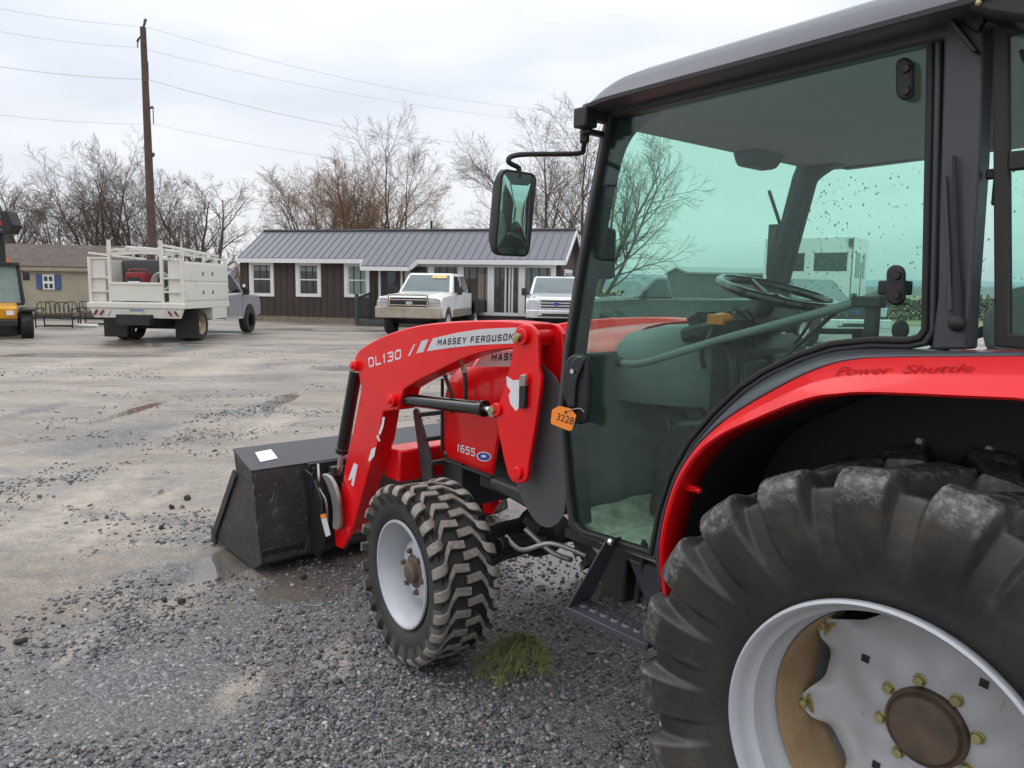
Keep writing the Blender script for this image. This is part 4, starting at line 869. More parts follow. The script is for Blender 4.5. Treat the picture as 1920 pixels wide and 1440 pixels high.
    col = mix(mth('MULTIPLY', mth('POWER', pud, 2.), .7), col, (.12, .10, .08))
    L.new(col, b.inputs['Base Color'])
    ro = mth('SUBTRACT', .66, mth('MULTIPLY', damp, .40)); ro = mth('MULTIPLY', ro, mth('SUBTRACT', 1.04, pud)); L.new(mth('MAXIMUM', ro, .03), b.inputs['Roughness'])
    b.inputs['Specular IOR Level'].default_value = .5
    hgt = mth('ADD', mth('MULTIPLY', mth('SUBTRACT', 1., v1.outputs['Distance']), mth('MULTIPLY', isg, .9)), mth('MULTIPLY', mth('SUBTRACT', 1., v2.outputs['Distance']), .5))
    hgt = mth('ADD', hgt, mth('MULTIPLY', fine, .8))
    bp = _n(nt, 'ShaderNodeBump'); bp.inputs['Distance'].default_value = .010; L.new(hgt, bp.inputs['Height']); L.new(mth('MULTIPLY', mth('SUBTRACT', 1., pud), .85), bp.inputs['Strength']); L.new(bp.outputs[0], b.inputs['Normal'])
    return m
HEAPS = [((190, 825), .95, .42), ((300, 798), .4, .2), ((790, 655), 2.4, .5), ((340, 655), 1.6, .5), ((60, 770), .8, .2)]
PALE = [((130, 950), 1.1, .16), ((300, 930), .5, .12), ((520, 790), 1.2, .25), ((900, 760), 1., .4), ((420, 690), 2.2, .5), ((80, 690), 2.2, .5), ((180, 1000), .5, .10), ((330, 1130), .32, .10), ((450, 1290), .22, .08), ((150, 1210), .2, .05), ((640, 1230), .22, .1), ((330, 670), 4, .6)]
PUDDLES = [((620, 1040), .95, .33), ((1030, 1055), .50, .42), ((440, 1045), .55, .16), ((520, 752), 1.1, .22), ((140, 905), .6, .06), ((330, 905), .45, .07), ((560, 880), .9, .10), ((250, 770), 1.2, .12), ((700, 700), 1.8, .22), ((1480, 640), 2.5, .5)]
def gz(x, y):
    d = math.hypot(x-.5, y)
    return .014*mnoise.noise(Vector((x*.8, y*.8, 0)))*min(1, max(.15, d/6))+.004*mnoise.noise(Vector((x*4, y*4, 3)))-.004
us = np.linspace(-1, 1, 221); ks = 9.2; co_ = 0.10*np.sinh(us*ks)/math.sinh(.9)*1.0
co_ = co_/co_.max()*2600
vs = [(2+x, y, gz(2+x, y) if abs(x) < 40 and abs(y) < 40 else -.004) for x in co_ for y in co_]
n = len(co_); fs = [(i*n+j, (i+1)*n+j, (i+1)*n+j+1, i*n+j+1) for i in range(n-1) for j in range(n-1)]
b = MB(); b.add(vs, fs); gr = b.build('ground', ground_material(), smooth=180); tag(gr, kind='structure')

def stone_mesh(name, pts, sizes, m, seed=1, flat=.6):
    r = np.random.default_rng(seed)
    t = (1+5**.5)/2
    ico = np.array([(-1, t, 0), (1, t, 0), (-1, -t, 0), (1, -t, 0), (0, -1, t), (0, 1, t), (0, -1, -t), (0, 1, -t), (t, 0, -1), (t, 0, 1), (-t, 0, -1), (-t, 0, 1)])/math.sqrt(1+t*t)
    fc = np.array([(0, 11, 5), (0, 5, 1), (0, 1, 7), (0, 7, 10), (0, 10, 11), (1, 5, 9), (5, 11, 4), (11, 10, 2), (10, 7, 6), (7, 1, 8), (3, 9, 4), (3, 4, 2), (3, 2, 6), (3, 6, 8), (3, 8, 9), (4, 9, 5), (2, 4, 11), (6, 2, 10), (8, 6, 7), (9, 8, 1)])
    K = len(pts); V = ico[None]*(1+.28*r.standard_normal((K, 12, 1)))*np.stack([r.uniform(.75, 1.35, K), r.uniform(.7, 1.1, K), r.uniform(.45, .8, K)*flat/.6], -1)[:, None, :]
    a = r.uniform(0, 6.283, K); c, s = np.cos(a)[:, None], np.sin(a)[:, None]; tl = r.uniform(-.5, .5, (K, 1))
    x = V[..., 0]*c-V[..., 1]*s; y = V[..., 0]*s+V[..., 1]*c; z = V[..., 2]+tl*x
    V = np.stack([x, y, z], -1)*np.asarray(sizes)[:, None, None]+np.asarray(pts)[:, None, :]
    F = (fc[None]+12*np.arange(K)[:, None, None]).reshape(-1, 3)
    me = bpy.data.meshes.new(name); me.vertices.add(K*12); me.vertices.foreach_set('co', V.reshape(-1))
    me.loops.add(len(F)*3); me.loops.foreach_set('vertex_index', F.reshape(-1)); me.polygons.add(len(F)); me.polygons.foreach_set('loop_start', np.arange(0, len(F)*3, 3)); me.update(calc_edges=True)
    at_ = me.attributes.new('tone', 'FLOAT', 'POINT'); at_.data.foreach_set('value', np.repeat(r.random(K), 12).astype(np.float32))
    me.materials.append(m); o = bpy.data.objects.new(name, me); COL.objects.link(o); return o
def stone_material():
    m = bpy.data.materials.new('stone_grey'); m.use_nodes = True; nt = m.node_tree; b = nt.nodes['Principled BSDF']
    a = _n(nt, 'ShaderNodeAttribute', attribute_name='tone'); r = _n(nt, 'ShaderNodeValToRGB'); e = r.color_ramp.elements
    for p, c in ((.0, (.032, .033, .036)), (.35, (.095, .096, .102)), (.7, (.175, .175, .18)), (.93, (.31, .305, .30)), (.97, (.26, .19, .13)), (1., (.52, .50, .48))):
        q = e.new(p) if p not in (0., 1.) else (e[0] if p == 0. else e[-1]); q.color = (*c, 1)
    nt.links.new(a.outputs['Fac'], r.inputs[0]); nt.links.new(r.outputs[0], b.inputs['Base Color']); b.inputs['Roughness'].default_value = .5; return m
def scatter():
    r = np.random.default_rng(5); pts = []; sz = []
    while len(pts) < 50000:
        d = 1.2+9.*r.random()**1.3; az = YAW+R(45)-R(90)*r.random()+R(4); x = CAM[0]+d*math.cos(az); y = CAM[1]+d*math.sin(az)
        q = mnoise.noise(Vector((x*.9, y*.9, 7)))+.45*mnoise.noise(Vector((x*3, y*3, 2)))
        keep = .52+1.15*q-min(.62, max(0, (d-2.8)*.22))
        if r.random() > keep: continue
        s_ = .0035+.0085*r.random()**2.2
        s_ *= 1+.05*max(0, d-3)
        if r.random() < .02: s_ *= 1.7
        pts.append((x, y, gz(x, y)+s_*.2)); sz.append(s_)
    return pts, sz
p_, s_ = scatter(); SM = stone_material()
rf = np.random.default_rng(9)
n0 = len(p_)
while len(p_) < n0+3500:
    d = 4.5+14*rf.random()**1.1; az = YAW+R(44)-R(62)*rf.random(); x = CAM[0]+d*math.cos(az); y = CAM[1]+d*math.sin(az); u_ = x*_Rh.x+y*_Rh.y; w_ = x*_Fh.x+y*_Fh.y
    q = mnoise.noise(Vector((u_*.30, w_*.9, 21)))+.5*mnoise.noise(Vector((u_*1.2, w_*3., 4)))
    if q < .16+.25*rf.random(): continue
    s0 = .006+.012*rf.random()**2; p_.append((x, y, gz(x, y)+s0*.15)); s_.append(s0)
gv = stone_mesh('gravel', p_, s_, SM); tag(gv, 'loose grey crushed stone lying over the wet yard', 'gravel', kind='stuff')
# single dark clods on the mud
CLODM = mat('clod', (.028, .025, .023), .8, var=.3)
for k, (px, s_) in enumerate((((340, 1131), .030), ((308, 1128), .018), ((37, 1205), .024), ((323, 952), .026), ((351, 935), .022), ((303, 990), .018), ((570, 1084), .026))):
    q = Z(0, px)[0]; o = stone_mesh('mud_clod', [(0, 0, 0)], [s_], CLODM, 40+k, .75); o.location = (q.x, q.y, s_*.35)
    tag(o, ['dark lump of mud near the bottom left, largest of its pair', 'small dark mud lump just left of the bigger one', 'round dark clod at the left edge of the photo', 'dark clod on pale mud left of the bucket', 'dark clod lying farthest back, left of the bucket top', 'small clod on the mud left of the bucket lip', 'dark stone lump just behind the bucket heel'][k], 'clod', 'mud clods on the yard')

# grass field, distant hills
b = MB(); A0 = [W(2, 62), W(15, 37), W(60, 36), W(400, 300), W(200, 700), W(-40, 700), W(-6, 120)]
b.add([(q.x, q.y, .012) for q in A0], [tuple(range(len(A0)))]); tag(b.build('field', mat('dry_grass', (.22, .20, .085), .95, var=.3, vscale=.35, dirt=(.12, .12, .05), dscale=1.5), smooth=0), kind='structure')
def ridge(dist, h0, amp, seed, m, a0=-70, a1=70, base=-2):
    vs = []; K = 160
    for k in range(K+1):
        a = R(a0+(a1-a0)*k/K); q = W(dist*math.sin(a), dist*math.cos(a)); h = h0+amp*(mnoise.noise(Vector((k*.05, seed, 0)))+.4*mnoise.noise(Vector((k*.25, seed, 3))))
        q2 = W((dist+500)*math.sin(a), (dist+500)*math.cos(a)); vs += [(q.x, q.y, base), (q.x*.97+q2.x*.03, q.y*.97+q2.y*.03, h*.6), (q2.x, q2.y, h*1.25)]
    b = MB(); b.add(vs, [(k*3+j, k*3+3+j, k*3+4+j, k*3+1+j) for k in range(K) for j in (0, 1)]); return tag(b.build('hills', m, smooth=180), kind='structure')
ridge(1500, 30, 14, 1.3, mat('wooded_hill_hazed', (.20, .27, .32), .95, var=.2, vscale=.01))  # pale blue of distant haze is put into the hill colour itself
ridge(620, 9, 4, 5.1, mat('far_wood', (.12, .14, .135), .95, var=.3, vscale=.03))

# ================================================================ bare trees
BARK = mat('bark', (.085, .070, .055), .9, var=.35, vscale=3, bump=.3, bscale=30)
TWIG = [mat('twig_grey', (.125, .092, .072), .9, var=.25, vscale=2), mat('twig_tan', (.24, .145, .082), .9, var=.25, vscale=2)]
def tree(label, base, H, seed, stems=3, spread=.35, lean=(0, 0), tw=0, r0=.14, kids=(13, 10, 9), up=.25, low=.2, group='bare trees behind the yard', name='bare_tree'):
    rr = random.Random(seed); tr = MB(); cw = MB()
    def rv(s): return Vector((rr.gauss(0, s), rr.gauss(0, s), rr.gauss(0, s*.6)))
    def grow(p, d, ln, rad, lvl):
        n = (8, 6, 5, 4)[lvl]; pts = [p.copy()]; rad_ = [rad]; dd = d.copy(); q = p.copy(); dirs = [dd.copy()]
        for k in range(n):
            dd = (dd+rv((.09, .13, .17, .2)[lvl])+Vector((0, 0, up*(.18 if lvl < 2 else .10)))).normalized(); q = q+dd*ln/n; pts.append(q.copy()); rad_.append(max(.0052, rad*(1-.85*(k+1)/n))); dirs.append(dd.copy())
        (tr if lvl < 1 else cw).tube(pts, rad_, (7, 4, 3, 3)[lvl], caps=False)
        if lvl < 3:
            nk = kids[lvl]
            for k in range(nk):
                t = (low if lvl == 0 else .18)+(1-(low if lvl == 0 else .18))*(k+rr.random())/nk; i = min(n-1, int(t*n)); f = t*n-i
                pp = pts[i].lerp(pts[i+1], f); side = dirs[i].cross(Vector((rr.gauss(0, 1), rr.gauss(0, 1), rr.gauss(0, 1)))).normalized()
                ang = rr.uniform(.4, 1.0); nd = (dirs[i]*math.cos(ang)+side*math.sin(ang)).normalized()
                l2 = ln*(1-.45*t)*rr.uniform(.42, .68)*(1. if lvl else .9); grow(pp, nd, l2, max(.006, rad_[i]*rr.uniform(.42, .6)), lvl+1)
    for s in range(stems):
        a = 2*math.pi*(s+rr.random()*.6)/stems; sp_ = spread*rr.uniform(.6, 1.2) if stems > 1 else spread*.3
        d = Vector((math.cos(a)*sp_, math.sin(a)*sp_, 1))+_Rh*lean[0]+_Fh*lean[1]
        grow(Vector((.15*math.cos(a), .15*math.sin(a), -.1))*(1 if stems > 1 else 0), d.normalized(), H*rr.uniform(.82, 1.0), r0*rr.uniform(.75, 1.1), 0)
    root = empty(name, base); tag(root, label, 'tree', group)
    tr.build('trunk', BARK, root, smooth=80); cw.build('crown', TWIG[tw], root, smooth=0)
    return root
def tpos(px, dep): return W((px-960)/FOC*dep, dep)
def th(py, px, dep): return 1.55+(525+(px-174)*.0159-py)/FOC*dep
T = [ # px, depth, top y, stems, spread, lean, twig, r0, seed, label
    (62, 44, 250, 2, .18, (-.25, 0), 0, .20, 11, 'bare tree with thick leaning trunk at the far left behind the tan shed'),
    (122, 47, 330, 4, .30, (.02, 0), 0, .09, 12, 'small bare multi stemmed tree between the leaning tree and the service truck'),
    (205, 46, 232, 4, .26, (-.22, 0), 0, .13, 13, 'tall bare tree leaning left behind the service truck rack'),
    (262, 48, 285, 4, .30, (-.10, 0), 0, .13, 14, 'bare tree just left of the utility pole'),
    (322, 52, 330, 3, .32, (.05, 0), 0, .12, 15, 'thin bare tree just right of the utility pole'),
    (378, 45, 280, 3, .22, (.0, 0), 0, .15, 16, 'bare tree with dark forked trunk behind the grey pickup cab'),
    (592, 52, 300, 4, .30, (-.02, 0), 0, .14, 17, 'bare grey tree above the left half of the metal roof'),
    (628, 50, 262, 5, .34, (-.05, 0), 1, .15, 18, 'spreading bare tree left of the tan one above the metal roof'),
    (700, 48, 252, 5, .34, (.02, 0), 1, .15, 19, 'dense tan twigged bare tree above the middle of the metal roof'),
    (738, 52, 196, 2, .20, (.18, 0), 0, .13, 20, 'tallest bare tree leaning right above the porch roof'),
    (1012, 50, 215, 5, .40, (-.02, 0), 0, .16, 21, 'wide bare tree behind the wing mirror'),
    (1100, 44, 190, 4, .46, (.42, 0), 0, .18, 23, 'bare tree leaning right, seen through the green windscreen'),
]
for px, dep, ty, ns, spd, ln_, tw, r0, sd, lab in T:
    tree(lab, tpos(px, dep), th(ty, px, dep)*.80, sd, ns, spd, ln_, tw, r0)
for px, dep, ty, sd, lab in ((470, 43, 415, 31, 'low tan shrub beside the left end of the metal roof'), (440, 47, 428, 32, 'low tan shrub between the pickup and the office'), (510, 45, 385, 33, 'low tan shrub rising over the left end of the metal roof'), (770, 46, 350, 34, 'low tan shrub behind the roof vent pipe')):
    tree(lab, tpos(px, dep), th(ty, px, dep)*.72, sd, 6, .55, (0, 0), 1, .05, (7, 7, 6), name='bare_shrub', group='low shrubs behind the office')

# ================================================================ utility pole and wires
WOOD = mat('pole_wood', (.075, .045, .034), .85, var=.3, vscale=4, bump=.3, bscale=20, dirt=(.13, .10, .075), dscale=.6, damt=.5)
PD = 31.
pb = W((291-960)/FOC*PD, PD); ptop = at(268, 52, PD)
pole = tag(empty('utility_pole', pb), 'tall brown wooden utility pole rising behind the service truck', 'utility pole')
def pl_(px, py): return at(px, py, PD)-pb
b = MB(); b.tube([Vector((0, 0, -.3)), (ptop-pb)*.5, ptop-pb], [.19, .155, .115], 14); b.build('shaft', WOOD, pole)
b = MB(); b.tube([pl_(268, 54), pl_(271, 44), pl_(273, 36)], [.04, .05, .06], 8); b.build('top_insulator', BARK, pole)
b = MB(); b.tube([pl_(266, 66), pl_(259, 74), pl_(258, 78)], [.03, .04, .06], 8); b.tube([pl_(258, 76), pl_(258, 89)], .025, 6); b.build('side_insulator', BARK, pole)
b = MB(); b.tube([pl_(276, 116), pl_(277, 148)], .05, 6); b.build('conduit', BARK, pole)
b = MB(); b.tube([pl_(279, 205), pl_(286, 200), pl_(287, 203)], [.03, .045, .045], 6); b.tube([pl_(287, 203), pl_(288, 232)], .022, 6); b.build('side_bracket', M['castgrey'], pole)
b = MB(); b.box(pl_(284, 290), (.2, .2, .14)); b.build('clamp', BARK, pole)
WIRE = mat('wire', (.42, .42, .44), .7, var=.05)
for k, (p0, p1, p2, nm) in enumerate((((-60, 5), (271, 50), (1010, 205), 'topmost overhead wire, meeting the pole at its very top'), ((-60, 48), (258, 89), (1080, 232), 'second overhead wire from the top, on the side insulator'), ((-60, 116), (277, 149), (900, 270), 'third overhead wire from the top, thicker cable'), ((-60, 208), (288, 233), (1000, 330), 'lowest overhead wire on the pole'))):
    a, m_, c = at(*p0, 28.5), at(*p1, PD), at(*p2, 44)
    def sag(u, v, s_): return [u.lerp(v, t)-Vector((0, 0, s_*4*t*(1-t))) for t in np.linspace(0, 1, 14)]
    b = MB(); b.tube(sag(a, m_, .12)+sag(m_, c, .45)[1:], (.006 if k != 2 else .009), 5); o = b.build('overhead_wire', WIRE); tag(o, nm, 'wire', 'overhead wires on the utility pole')
# ================================================================ office building
def siding(name, base, pitch, axis='X', strength=.6):   # vertical board-and-batten / lap siding by bump
    m = mat(name, base, .75, var=.12, vscale=1.5, dirt=tuple(c*.7 for c in base), dscale=1.2, damt=.4); nt = m.node_tree; b = nt.nodes['Principled BSDF']
    tc = _n(nt, 'ShaderNodeTexCoord'); sp = _n(nt, 'ShaderNodeSeparateXYZ'); nt.links.new(tc.outputs['Object'], sp.inputs[0])
    k = _n(nt, 'ShaderNodeMath', operation='MULTIPLY'); k.inputs[1].default_value = 1/pitch; nt.links.new(sp.outputs[axis], k.inputs[0])
    f = _n(nt, 'ShaderNodeMath', operation='FRACT'); nt.links.new(k.outputs[0], f.inputs[0])
    r = _n(nt, 'ShaderNodeValToRGB'); e = r.color_ramp.elements
    if axis == 'X':
        e[0].position = 0; e[0].color = (1, 1, 1, 1); e[1].position = .16; e[1].color = (0, 0, 0, 1); q = e.new(.13); q.color = (1, 1, 1, 1)
    nt.links.new(f.outputs[0], r.inputs[0])
    bp = _n(nt, 'ShaderNodeBump'); bp.inputs['Strength'].default_value = strength; bp.inputs['Distance'].default_value = .03; nt.links.new(r.outputs[0], bp.inputs['Height']); nt.links.new(bp.outputs[0], b.inputs['Normal']); return m
M['brown'] = mat('brown_board', (.056, .040, .034), .8, var=.18, vscale=2, dirt=(.042, .030, .026), dscale=1.5)
M['trimw'] = mat('white_trim', (.74, .735, .72), .55, var=.03)
M['metalroof'] = mat('metal_roof', (.135, .14, .158), .42, metal=.25, var=.05, vscale=1.2, dirt=(.13, .135, .145), dscale=.8, damt=.3)
M['paneglass'] = mat('dark_window', (.02, .026, .026), .06, var=.3, vscale=1.5, rvar=.0, spec=.8)
M['paneblind'] = mat('window_blind', (.20, .27, .26), .3, var=.1)
M['wooddark'] = mat('dark_wood', (.06, .058, .055), .8, var=.25, bump=.1)
M['greenpost'] = mat('green_post', (.045, .06, .052), .7, var=.15)
M['curtain'] = mat('showroom_wall', (.22, .185, .14), .8, var=.15)
M['block'] = mat('concrete_block', (.22, .18, .13), .9, var=.25, bump=.2)
PH = .263; L0 = W(-11.218, 31.376); LEN = 13.555; HE, ZR, HD = 2.536, 3.736, 1.921
office = empty('office_building', L0, head(math.cos(PH), -math.sin(PH))); tag(office, 'long dark brown office with grey metal roof, white trimmed windows and glazed front', 'office building')
_ux = (math.cos(PH)*_Rh-math.sin(PH)*_Fh); _uy = (math.sin(PH)*_Rh+math.cos(PH)*_Fh)
OV = .35                                   # eave overhang: the wall stands behind the eave line
def fac(px, py, off=OV):                   # pixel -> (along, height) on the front wall
    d = _ray((px, py)); n_ = _uy; p0 = L0+_uy*off; t = (p0-Vector(CAM)).dot(n_)/d.dot(n_); q = Vector(CAM)+t*d; return (q-p0).dot(_ux), q.z
x0 = fac(452, 550)[0]; x1 = LEN-.25; dep = HD*2-OV
b = MB(); b.prism([(x0, OV, .22), (x0, OV, HE-.02), (x0, HD, ZR-.14), (x0, dep, HE-.02), (x0, dep, .22)], (x1-x0, 0, 0)); b.build('wall', M['brown'], office)
for k in range(int((x1-x0)/.3)+1):
    pass
b = MB()
x = x0+.02
while x < x1:
    b.box((x, OV-.012, (HE+.22)/2-.03), (.045, .024, HE-.30)); x += .30
y_ = OV+.15
while y_ < dep:
    b.box((x1+.012, y_, 1.2), (.024, .045, 1.95)); y_ += .3
b.build('batten', M['brown'], office); 
b = MB(); b.box(((x0+x1)/2, OV+.06, .10), (x1-x0-.1, .1, .24)); b.box((x1-.06, (OV+dep)/2, .10), (.1, dep-OV-.1, .24)); b.build('skirting', M['block'], office)
sl_ = (ZR-HE)/HD
b = MB(); b.hexa([(0, 0, HE-.03), (LEN, 0, HE-.03), (LEN, HD, ZR-.03), (0, HD, ZR-.03), (0, 0, HE+.01), (LEN, 0, HE+.01), (LEN, HD, ZR+.01), (0, HD, ZR+.01)])
b.hexa([(0, HD, ZR-.03), (LEN, HD, ZR-.03), (LEN, 2*HD, HE-.03), (0, 2*HD, HE-.03), (0, HD, ZR+.01), (LEN, HD, ZR+.01), (LEN, 2*HD, HE+.01), (0, 2*HD, HE+.01)])
pa, pc = fac(676, 495, -.45)[0], fac(768, 503, -.45)[0]; pe = .46
b.hexa([(pa, -pe, HE-.03-sl_*pe), (pc, -pe, HE-.03-sl_*pe), (pc+.15, 0, HE-.031), (pa-.1, 0, HE-.031), (pa, -pe, HE+.012-sl_*pe), (pc, -pe, HE+.012-sl_*pe), (pc+.15, 0, HE+.012), (pa-.1, 0, HE+.012)])
k = 0; x = .02
while x < LEN:
    e_ = -pe if pa < x < pc else 0
    b.bar((x, e_, HE+.012+sl_*e_+.010), (x, HD, ZR+.022), .02, .024); b.bar((x, 2*HD, HE+.022), (x, HD, ZR+.022), .02, .024); x += .31
b.bar((0, HD, ZR+.04), (LEN, HD, ZR+.04), .18, .05)
roofo = b.build('roof', M['metalroof'], office)
b = MB(); vx = fac(808, 432, HD)[0]; b.cyl((vx, HD+.05, ZR-.05), (vx, HD+.05, ZR+.40), .05, 10); b.build('vent_pipe', M['black'], roofo)
b = MB(); b.box((pa/2-.05, -.012, HE-.10), (pa-.1, .03, .17)); b.box(((pc+.15+LEN)/2, -.012, HE-.10), (LEN-pc-.15, .03, .17)); b.box(((pa+pc)/2, -pe-.012, HE-.10-sl_*pe), (pc-pa, .03, .15))
b.bar((pc+.01, -pe, HE-.09-sl_*pe), (pc+.16, 0, HE-.09), .03, .15); b.bar((pa-.01, -pe, HE-.09-sl_*pe), (pa-.11, 0, HE-.09), .03, .15)
b.bar((LEN+.012, 0, HE-.08), (LEN+.012, HD, ZR-.08), .03, .16); b.bar((LEN+.012, 2*HD, HE-.08), (LEN+.012, HD, ZR-.08), .03, .16); b.bar((-.012, 0, HE-.08), (-.012, HD, ZR-.08), .03, .16)
b.build('fascia', M['trimw'], office)
b = MB(); b.box(((x0+x1)/2, OV/2, HE-.13), (x1-x0, OV, .02)); b.build('soffit', M['trimw'], office)
def window(pts, blind, nm='window'):
    (ax, az), (bx, bz) = fac(*pts[0]), fac(*pts[1]); w_ = .13
    b = MB(); y0 = OV-.03
    b.box(((ax+bx)/2, y0, az-w_/2), (bx-ax, .06, w_)); b.box(((ax+bx)/2, y0, bz+w_/2), (bx-ax, .06, w_)); b.box((ax+w_/2, y0, (az+bz)/2), (w_, .06, az-bz-2*w_)); b.box((bx-w_/2, y0, (az+bz)/2), (w_, .06, az-bz-2*w_))
    wd_ = b.build(nm, M['trimw'], office)
    b = MB(); b.box(((ax+bx)/2, OV-.006, (az+bz)/2), (bx-ax-2*w_, .008, az-bz-2*w_)); b.build('pane', M['paneblind'] if blind else M['paneglass'], wd_)
    b = MB(); b.box(((ax+bx)/2, OV-.022, (az+bz)/2), (bx-ax-2*w_, .024, .05)); b.box((ax+w_+.03, OV-.02, (az+bz)/2), (.06, .02, az-bz-2*w_)); b.box((bx-w_-.02, OV-.02, (az+bz)/2), (.04, .02, az-bz-2*w_)); b.build('sash', M['trimw'], wd_)
    if not blind:
        b = MB(); zz = az-w_-(az-bz)*.10; b.box(((ax+bx)/2, OV-.012, zz), (bx-ax-2*w_-.12, .004, .16)); b.build('blind', M['paneblind'], wd_)
for pts, bl in ((((468, 491), (515, 556)), 0), (((555, 492), (603, 557)), 0), (((646, 493), (694, 558)), 1)): window(pts, bl)
(ax, az), (bx, bz) = fac(760, 494), fac(1041, 593)
b = MB(); fx = [fac(q, 530)[0] for q in (770, 803, 815, 859, 870, 915, 927, 973, 985, 1033)]; zt, zb_ = fac(900, 501)[1], fac(900, 585)[1]
zb_ = max(.50, zb_); bz = zb_-.12
b.box(((ax+bx)/2, OV-.03, (az+zt)/2), (bx-ax, .06, az-zt)); b.box(((ax+bx)/2, OV-.03, (bz+zb_)/2), (bx-ax, .06, zb_-bz))
ed = [ax]+fx+[bx]
for k in range(0, len(ed), 2): b.box(((ed[k]+ed[k+1])/2, OV-.03, (zt+zb_)/2), (ed[k+1]-ed[k], .06, zt-zb_))
gf = b.build('glazed_front', M['trimw'], office)
for k in range(5):
    a_, c_ = fx[2*k], fx[2*k+1]
    b = MB(); b.box(((a_+c_)/2, OV-.004, (zt+zb_)/2), (c_-a_, .008, zt-zb_)); b.build('pane', mat('shop_pane', ((.05, .06, .055), (.07, .08, .075), (.075, .07, .055), (.06, .07, .065), (.10, .12, .11))[k], .05, var=.4, vscale=.9, rvar=0., spec=.8), gf)
a_, c_ = fx[6], fx[7]
b = MB()
for q in (.46, .62, .74): b.box((a_+(c_-a_)*q, OV-.012, (zt+zb_)/2), (.06, .006, zt-zb_))
b.build('door_stile', M['trimw'], gf)
b = MB(); b.box((fx[4]+.78, OV-.0125, (zt+zb_)/2+.1), (.45, .006, 1.0)); b.build('display_board', M['curtain'], gf)
(ax, az), (bx, _q) = fac(715, 507), fac(751, 507)
b = MB(); b.box(((ax+bx)/2, OV-.01, (az+.3)/2), (bx-ax, .03, az-.3)); dr = b.build('entry_door', mat('door_dark', (.03, .022, .02), .4, var=.4, vscale=1.5), office)
b = MB(); b.box((ax+(bx-ax)*.55, OV-.032, 1.65), (.35, .012, .8)); b.build('door_glass', M['paneglass'], dr)
b = MB(); b.box((ax-.06, OV-.02, (az+.3)/2), (.10, .05, az-.3)); b.box((bx+.06, OV-.02, (az+.3)/2), (.10, .05, az-.3)); b.build('door_frame', M['trimw'], dr)
(lx, lz) = fac(456, 536); b = MB(); b.ball((lx+.08, OV-.05, lz), .075, 8); b.build('wall_lamp', M['trimw'], office)
# gable window on the right end
b = MB(); b.box((x1+.02, 1.6, 1.65), (.06, 1.5, 1.15)); gw = b.build('window', M['trimw'], office)
for yy in (1.25, 1.95): b = MB(); b.box((x1+.055, yy, 1.65), (.012, .55, .9)); b.build('pane', M['paneglass'], gw)
# deck and ramp railing
r0, r1 = fac(668, 600, -1.1)[0], fac(722, 600, -.4)[0]
b = MB(); b.box((r0+1.3, -.35, .14), (2.6, 1.4, .10)); b.box((r0+1.3, -1.06, .06), (2.6, .05, .2)); b.build('deck', M['wooddark'], office)
b = MB(); b.box((r0, -1.05, .62), (.11, .11, 1.16)); b.box((r0, .1, .62), (.09, .09, 1.2)); b.bar((r0, -1.05, 1.02), (r0, .1, 1.20), .06, .09); b.bar((r0, -1.05, .3), (r0, .1, .3), .05, .08)
for k in range(9): b.box((r0, -.95+k*.12, .68), (.025, .03, .82))
b.build('railing', M['greenpost'], office)

# ================================================================ tan shed at the left
M['tansid'] = siding('tan_siding', (.37, .335, .245), .16, 'Z', .5)
M['shingle'] = mat('brown_shingle', (.105, .083, .07), .9, var=.3, vscale=5, bump=.3, bscale=25)
SD = 30.
sroot = W((-40-960)/FOC*SD, SD); se = W((205-960)/FOC*SD, SD+.8); sd_ = (se-sroot); sh_len = sd_.length
shed = empty('tan_shed', sroot, math.atan2(sd_.y, sd_.x)); tag(shed, 'tan sided shed with brown shingle roof and one blue shuttered window', 'shed')
zs = lambda py: 1.55+(526-py)/FOC*SD
b = MB(); e0 = zs(503); rg_ = zs(462)
b.prism([(0, 0, .18), (0, 0, e0), (0, 1.5, rg_-.1), (0, 3, e0), (0, 3, .18)], (sh_len, 0, 0)); b.build('wall', M['tansid'], shed)
b = MB(); b.hexa([(-.2, -.18, e0-.05), (sh_len+.2, -.18, e0-.05), (sh_len+.2, 1.5, rg_), (-.2, 1.5, rg_), (-.2, -.18, e0+.03), (sh_len+.2, -.18, e0+.03), (sh_len+.2, 1.5, rg_+.08), (-.2, 1.5, rg_+.08)])
b.hexa([(-.2, 1.5, rg_), (sh_len+.2, 1.5, rg_), (sh_len+.2, 3.18, e0-.05), (-.2, 3.18, e0-.05), (-.2, 1.5, rg_+.08), (sh_len+.2, 1.5, rg_+.08), (sh_len+.2, 3.18, e0+.03), (-.2, 3.18, e0+.03)]); b.build('roof', M['shingle'], shed)
b = MB(); b.box((sh_len/2, -.19, e0-.09), (sh_len+.4, .03, .13)); b.build('fascia', mat('tan_trim', (.30, .265, .19), .6), shed)
b = MB()
for q in (.3, .62, .95): b.box((sh_len*q, .1, .09), (.4, .2, .2))
b.box((sh_len/2, .05, .10), (sh_len, .06, .12)); b.build('skid', M['wooddark'], shed)
def shx(px): return (px+40)/245*sh_len
wz0, wz1 = zs(545), zs(517)
b = MB(); b.box((shx(84), -.03, (wz0+wz1)/2), (.42, .06, wz1-wz0)); w_ = b.build('window', M['trimw'], shed)
for i in (0, 1):
    for j in (0, 1): b = MB(); b.box((shx(84)-.09+.18*i, -.065, wz0+.14+.28*j), (.12, .012, .18)); b.build('pane', M['paneglass'], w_)
SHB = mat('shutter_blue', (.055, .09, .21), .6, var=.08)
for q in (67.5, 100): b = MB(); b.box((shx(q), -.03, (wz0+wz1)/2), (.20, .05, wz1-wz0)); b.build('shutter', SHB, w_)

